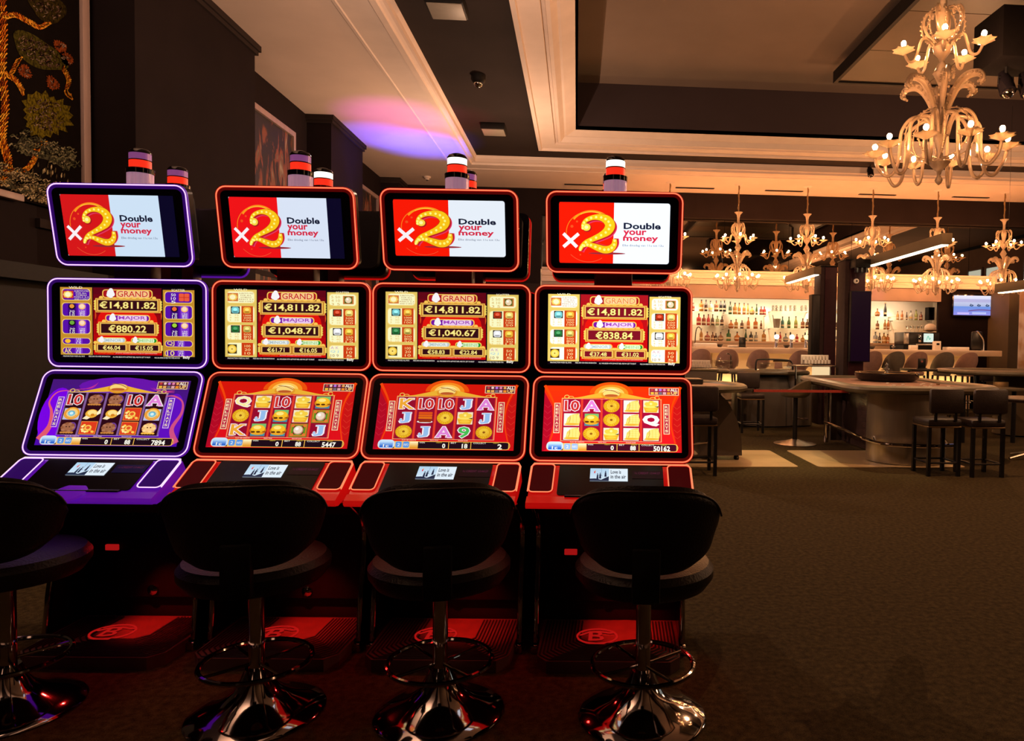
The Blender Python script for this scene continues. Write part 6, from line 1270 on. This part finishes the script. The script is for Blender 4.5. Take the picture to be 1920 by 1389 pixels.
# square-backed black stools
def square_stool(t, sw=.34, hs=.56, hb=.86, m='leather2'):
    obj('seat', B().rbox(-sw / 2, sw / 2, -sw / 2, sw / 2, hs - .07, hs, .02), m, t)
    obj('seat_trim', B().rbox(-sw / 2 + .004, sw / 2 - .004, -sw / 2 + .004, sw / 2 - .004, hs - .085, hs - .07, .003), 'brass', t)
    obj('backrest', B().rbox(-sw / 2 + .0, sw / 2 + .0, -sw / 2 - .035, -sw / 2 + .02, hs + .06, hb, .025), m, t)
    for s_ in (-1, 1): obj('back_post', B().box(s_ * (sw / 2 - .07) - .012, s_ * (sw / 2 - .07) + .012, -sw / 2 - .01, -sw / 2 + .01, hs - .02, hs + .12), 'black', t, smooth=False)
    obj('back_rail', B().box(-sw / 2 + .03, sw / 2 - .03, -sw / 2 - .008, -sw / 2 + .008, hs + .045, hs + .06), 'steel', t, smooth=False)
    for sx in (-1, 1):
        for sy in (-1, 1): obj('leg', B().box(sx * (sw / 2 - .02) - .016, sx * (sw / 2 - .02) + .016, sy * (sw / 2 - .02) - .016, sy * (sw / 2 - .02) + .016, 0, hs - .08), 'black', t, smooth=False)
    e = sw / 2 - .02
    for (x0, x1, y0, y1) in ((-e, e, -e, -e), (-e, e, e, e), (-e, -e, -e, e), (e, e, -e, e)): obj('stretcher', B().tube([(x0, y0, .13), (x1, y1, .13)], .010, 6), 'black', t)
sp = None
for x, y, rz, lab, s_ in ((1768, 893, 0, 'brown-black square-backed stool, left one before the large gaming table', 1), (1850, 895, 0, 'brown-black square-backed stool, right one before the large gaming table', 1), (1311, 892, 0, 'square-backed dark stool right beside the rightmost slot machine', 1),
                      (1411, 812, 178, 'dark stool with pale seat edge between the first table and swivel chair', 1.0)):
    p = az(x, y, 0)
    if sp is None: sp = t = thing('square_stool', lab, 'stool', (p.x, p.y + .15, 0), rz, 'square-backed table stools'); square_stool(t)
    else: dup(sp, (p.x, p.y + .15, 0), rz, lab)
# far dark chairs
for x, y, lab in ((1893, 800, 'dark stool behind the right square stools, near the right edge'), (1860, 775, 'dark stool at the low table on the right')):
    p = az(x, y, 0); dup(sp, (p.x, p.y, 0), 175, lab)
# swivel chair with a disc foot and scoop seat
p = az(1490, 832, 0); t = thing('scoop_stool', 'swivel stool with flat gold-lit disc foot and scoop seat', 'stool', (p.x, p.y, 0), 35)
obj('base', B().lathe([(0, 0), (.262, 0), (.268, .008), (.14, .032), (.05, .06), (.0, .065)], 40), 'steel', t); obj('pole', B().lathe([(.028, .05), (.028, .60), (0, .60)], 16), 'black', t)
obj('foot_ring', B().tube([(.03, .02, .32), (.16, .10, .32), (.20, -.02, .32), (.10, -.12, .32), (.03, -.02, .32)], .011, 8, True), 'chrome', t)
b = B(); vs = []; fs = []; n = 20; rw = [(.03, .60), (.13, .60), (.175, .64), (.19, .70), (.195, .82)]
for side in (0, 1):
    for (r_, z) in rw:
        for i in range(n):
            an = 2 * math.pi * i / n; back = max(0, -math.sin(an)); zz = .60 + (z - .60) * (.35 + .65 * back ** 1.5) + (.02 if side else 0); q = r_ - (.015 if side else 0); vs.append((q * math.cos(an), q * math.sin(an), zz))
N = n * len(rw)
for side in (0, 1):
    for j in range(len(rw) - 1):
        for i in range(n): k2 = (i + 1) % n; q = (side * N + j * n + i, side * N + j * n + k2, side * N + (j + 1) * n + k2, side * N + (j + 1) * n + i); fs.append(q)
for i in range(n): k2 = (i + 1) % n; e = (len(rw) - 1) * n; fs.append((e + i, e + k2, N + e + k2, N + e + i))
fs.append(tuple(range(n))); fs.append(tuple(N + i for i in range(n))); b.add(vs, fs); obj('scoop_seat', b, 'rim', t)

# chip racks, glass boxes and props among the tables
t = thing('dealer_table', 'dark dealer table between the scoop stool and the bar, with grey rim', 'table', (0, 0, 0))
table_shape([(2.45, 10.8), (2.6, 10.5), (3.2, 10.45), (3.55, 10.6), (3.5, 11.1), (2.9, 11.25), (2.5, 11.1)], .86, t, 'felt2', 'rim', .05)
obj('curved_apron', B().lathe([(0, .02), (.52, .02), (.50, .5), (.40, .78), (0, .80)], 36, MX((2.95, 10.87, 0)) @ Matrix.Diagonal((1, .7, 1, 1))), 'panel_grey', t)
drum(t, 3.47, 10.88, .26, .02, .80, 'steel', 'drum_base')
t = thing('drinks_table', 'far table with glass boxes behind the first gaming table', 'table', (0, 0, 0)); table_shape([(1.5, 10.2), (1.8, 9.9), (2.15, 9.9), (2.15, 10.7), (1.7, 10.9), (1.4, 10.6)], .90, t, 'felt2', 'rim', .04); drum(t, 1.8, 10.4, .2, .02, .84, 'panel_grey', 'drum_base')
def rack(name, lab, cat, x, y, Y, w_, h_, m, rows_=2, dep=.16):
    p = ay(x, y, Y); t = thing(name, lab, cat, (p.x, Y, p.z)); obj('case', B().rbox(-w_ / 2, w_ / 2, -dep / 2, dep / 2, 0, .012, .004), m, t)
    for j in range(rows_):
        for i in range(8): obj('chip_stack', B().lathe([(0, 0), (.023, 0), (.023, h_ / rows_ * .86), (0, h_ / rows_ * .86)], 10, MX((-w_ / 2 + w_ * (i + .5) / 8, -dep / 4 + j * dep / 2, .012 + j * h_ / rows_ * .8))), 'white', t)
    obj('back', B().rbox(-w_ / 2 - .01, w_ / 2 + .01, dep / 2, dep / 2 + .01, 0, h_ + .01, .003), 'white', t)
    return t
light('rack_lamp', 'POINT', (3.3, 9.9, 1.5), 7, (1, .7, .4), 0)
rack('chip_rack', 'bright white double chip rack left of the black columns', 'chip rack', 1531, 683, 10.2, .40, .13, 'glass')
st_ = thing('console_table', 'slim steel-topped console under the bright chip rack', 'table', (ay(1528, 684, 10.2).x, 10.2, 0)); zc_ = ay(1528, 684, 10.2).z - .004
obj('table_top', B().rbox(-.33, .28, -.14, .14, zc_ - .02, zc_, .004), 'steel', st_)
for q in (-.29, .24): obj('leg', B().tube([(q, 0, 0), (q, 0, zc_ - .02)], .014, 8), 'chrome', st_)
obj('light_box', B().rbox(-.06, .18, -.13, -.04, zc_ - .22, zc_ - .02, .006), emi('frosted_light_box', (1, .72, .38), .9), st_)
rack('chip_rack', 'pale chip rack by the slot machines, below the bar stools', 'chip rack', 1312, 690, 9.6, .30, .10, 'glass')
c4 = thing('side_console', 'dark side console under the pale chip rack', 'table', (ay(1312, 691, 9.6).x, 9.6, 0)); zc_ = ay(1312, 690, 9.6).z; obj('body', B().rbox(-.22, .22, -.12, .12, 0, zc_ - .002, .006), 'panel_grey', c4); obj('top', B().rbox(-.24, .24, -.14, .14, zc_ - .03, zc_ - .002, .004), 'steel', c4)
zc_ = .91; p = ay(1355, 694, 10.3)
t = thing('glass_case', 'clear glass case with chrome post on the far drinks table', 'glass case', (p.x, 10.3, zc_)); obj('case', B().rbox(-.15, .13, -.1, .1, 0, .12, .004), 'glass', t); obj('chrome_post', B().tube([(.12, 0, 0), (.12, 0, .20), (.06, 0, .22)], .010, 8), 'chrome', t); obj('knob', B().sphere((-.05, 0, .14), .02, 10, 6), 'chrome', t)
p = ay(1458, 693, 9.95)
t = thing('card_shuffler', 'glass card machine with arched black handle beside the chip rack', 'gaming machine', (3.07, 10.72, .86)); obj('handle', B().tube(spline([(-.29, 0, .0), (-.28, 0, .15), (-.20, 0, .18), (.20, 0, .17), (.28, 0, .12), (.30, 0, .02)], 5), .014, 8), 'black', t)
obj('glass_box', B().rbox(-.25, .26, -.08, .08, .0, .13, .006), 'glass', t); obj('card_holder', B().rbox(-.02, .10, -.10, -.09, .04, .14, .003), 'pink', t); obj('bars', B().rbox(.0, .24, .05, .07, .14, .17, .003), 'lamp_on' if False else 'brass', t)
p = ay(1728, 694, 10.2); t = thing('table_sign', 'black upright sign with round red emblem on the tables', 'sign', (p.x, 10.2, .95)); zt_ = ay(1728, 672, 10.2).z - .95
obj('board', B().rbox(-.06, .06, -.006, .006, 0, zt_, .003), 'black', t); obj('emblem', B().lathe([(0, 0), (.015, 0), (.015, .003), (0, .003)], 16, MX((0, -.006, zt_ * .68), 0, 90)), colour('emblem_pink', (.45, .12, .10)), t); obj('base', B().rbox(-.07, .07, -.03, .03, -.012, .0, .003), 'black', t)
ss = thing('sign_table', 'small dark table under the black upright sign', 'table', (p.x, 10.25, 0)); obj('top', B().rbox(-.2, .2, -.15, .25, .90, .938, .006), 'leather2', ss)
for q in (-.15, .15): obj('leg', B().tube([(q, .05, 0), (q, .05, .90)], .02, 8), 'black', ss)
for x, lab in ((1402, 'white glowing tea light on the edge between the first table and the dark stool'),):
    p = az(x, 719, .905 - .0); t = thing('tea_light', lab, 'candle', (1.86, 10.0, .905)); obj('glass_cup', B().lathe([(0, 0), (.03, 0), (.035, .05), (.031, .05), (.027, .006), (0, .006)], 14), 'glass', t); obj('flame', B().sphere((0, 0, .03), .015, 8, 6), 'lamp_on', t)
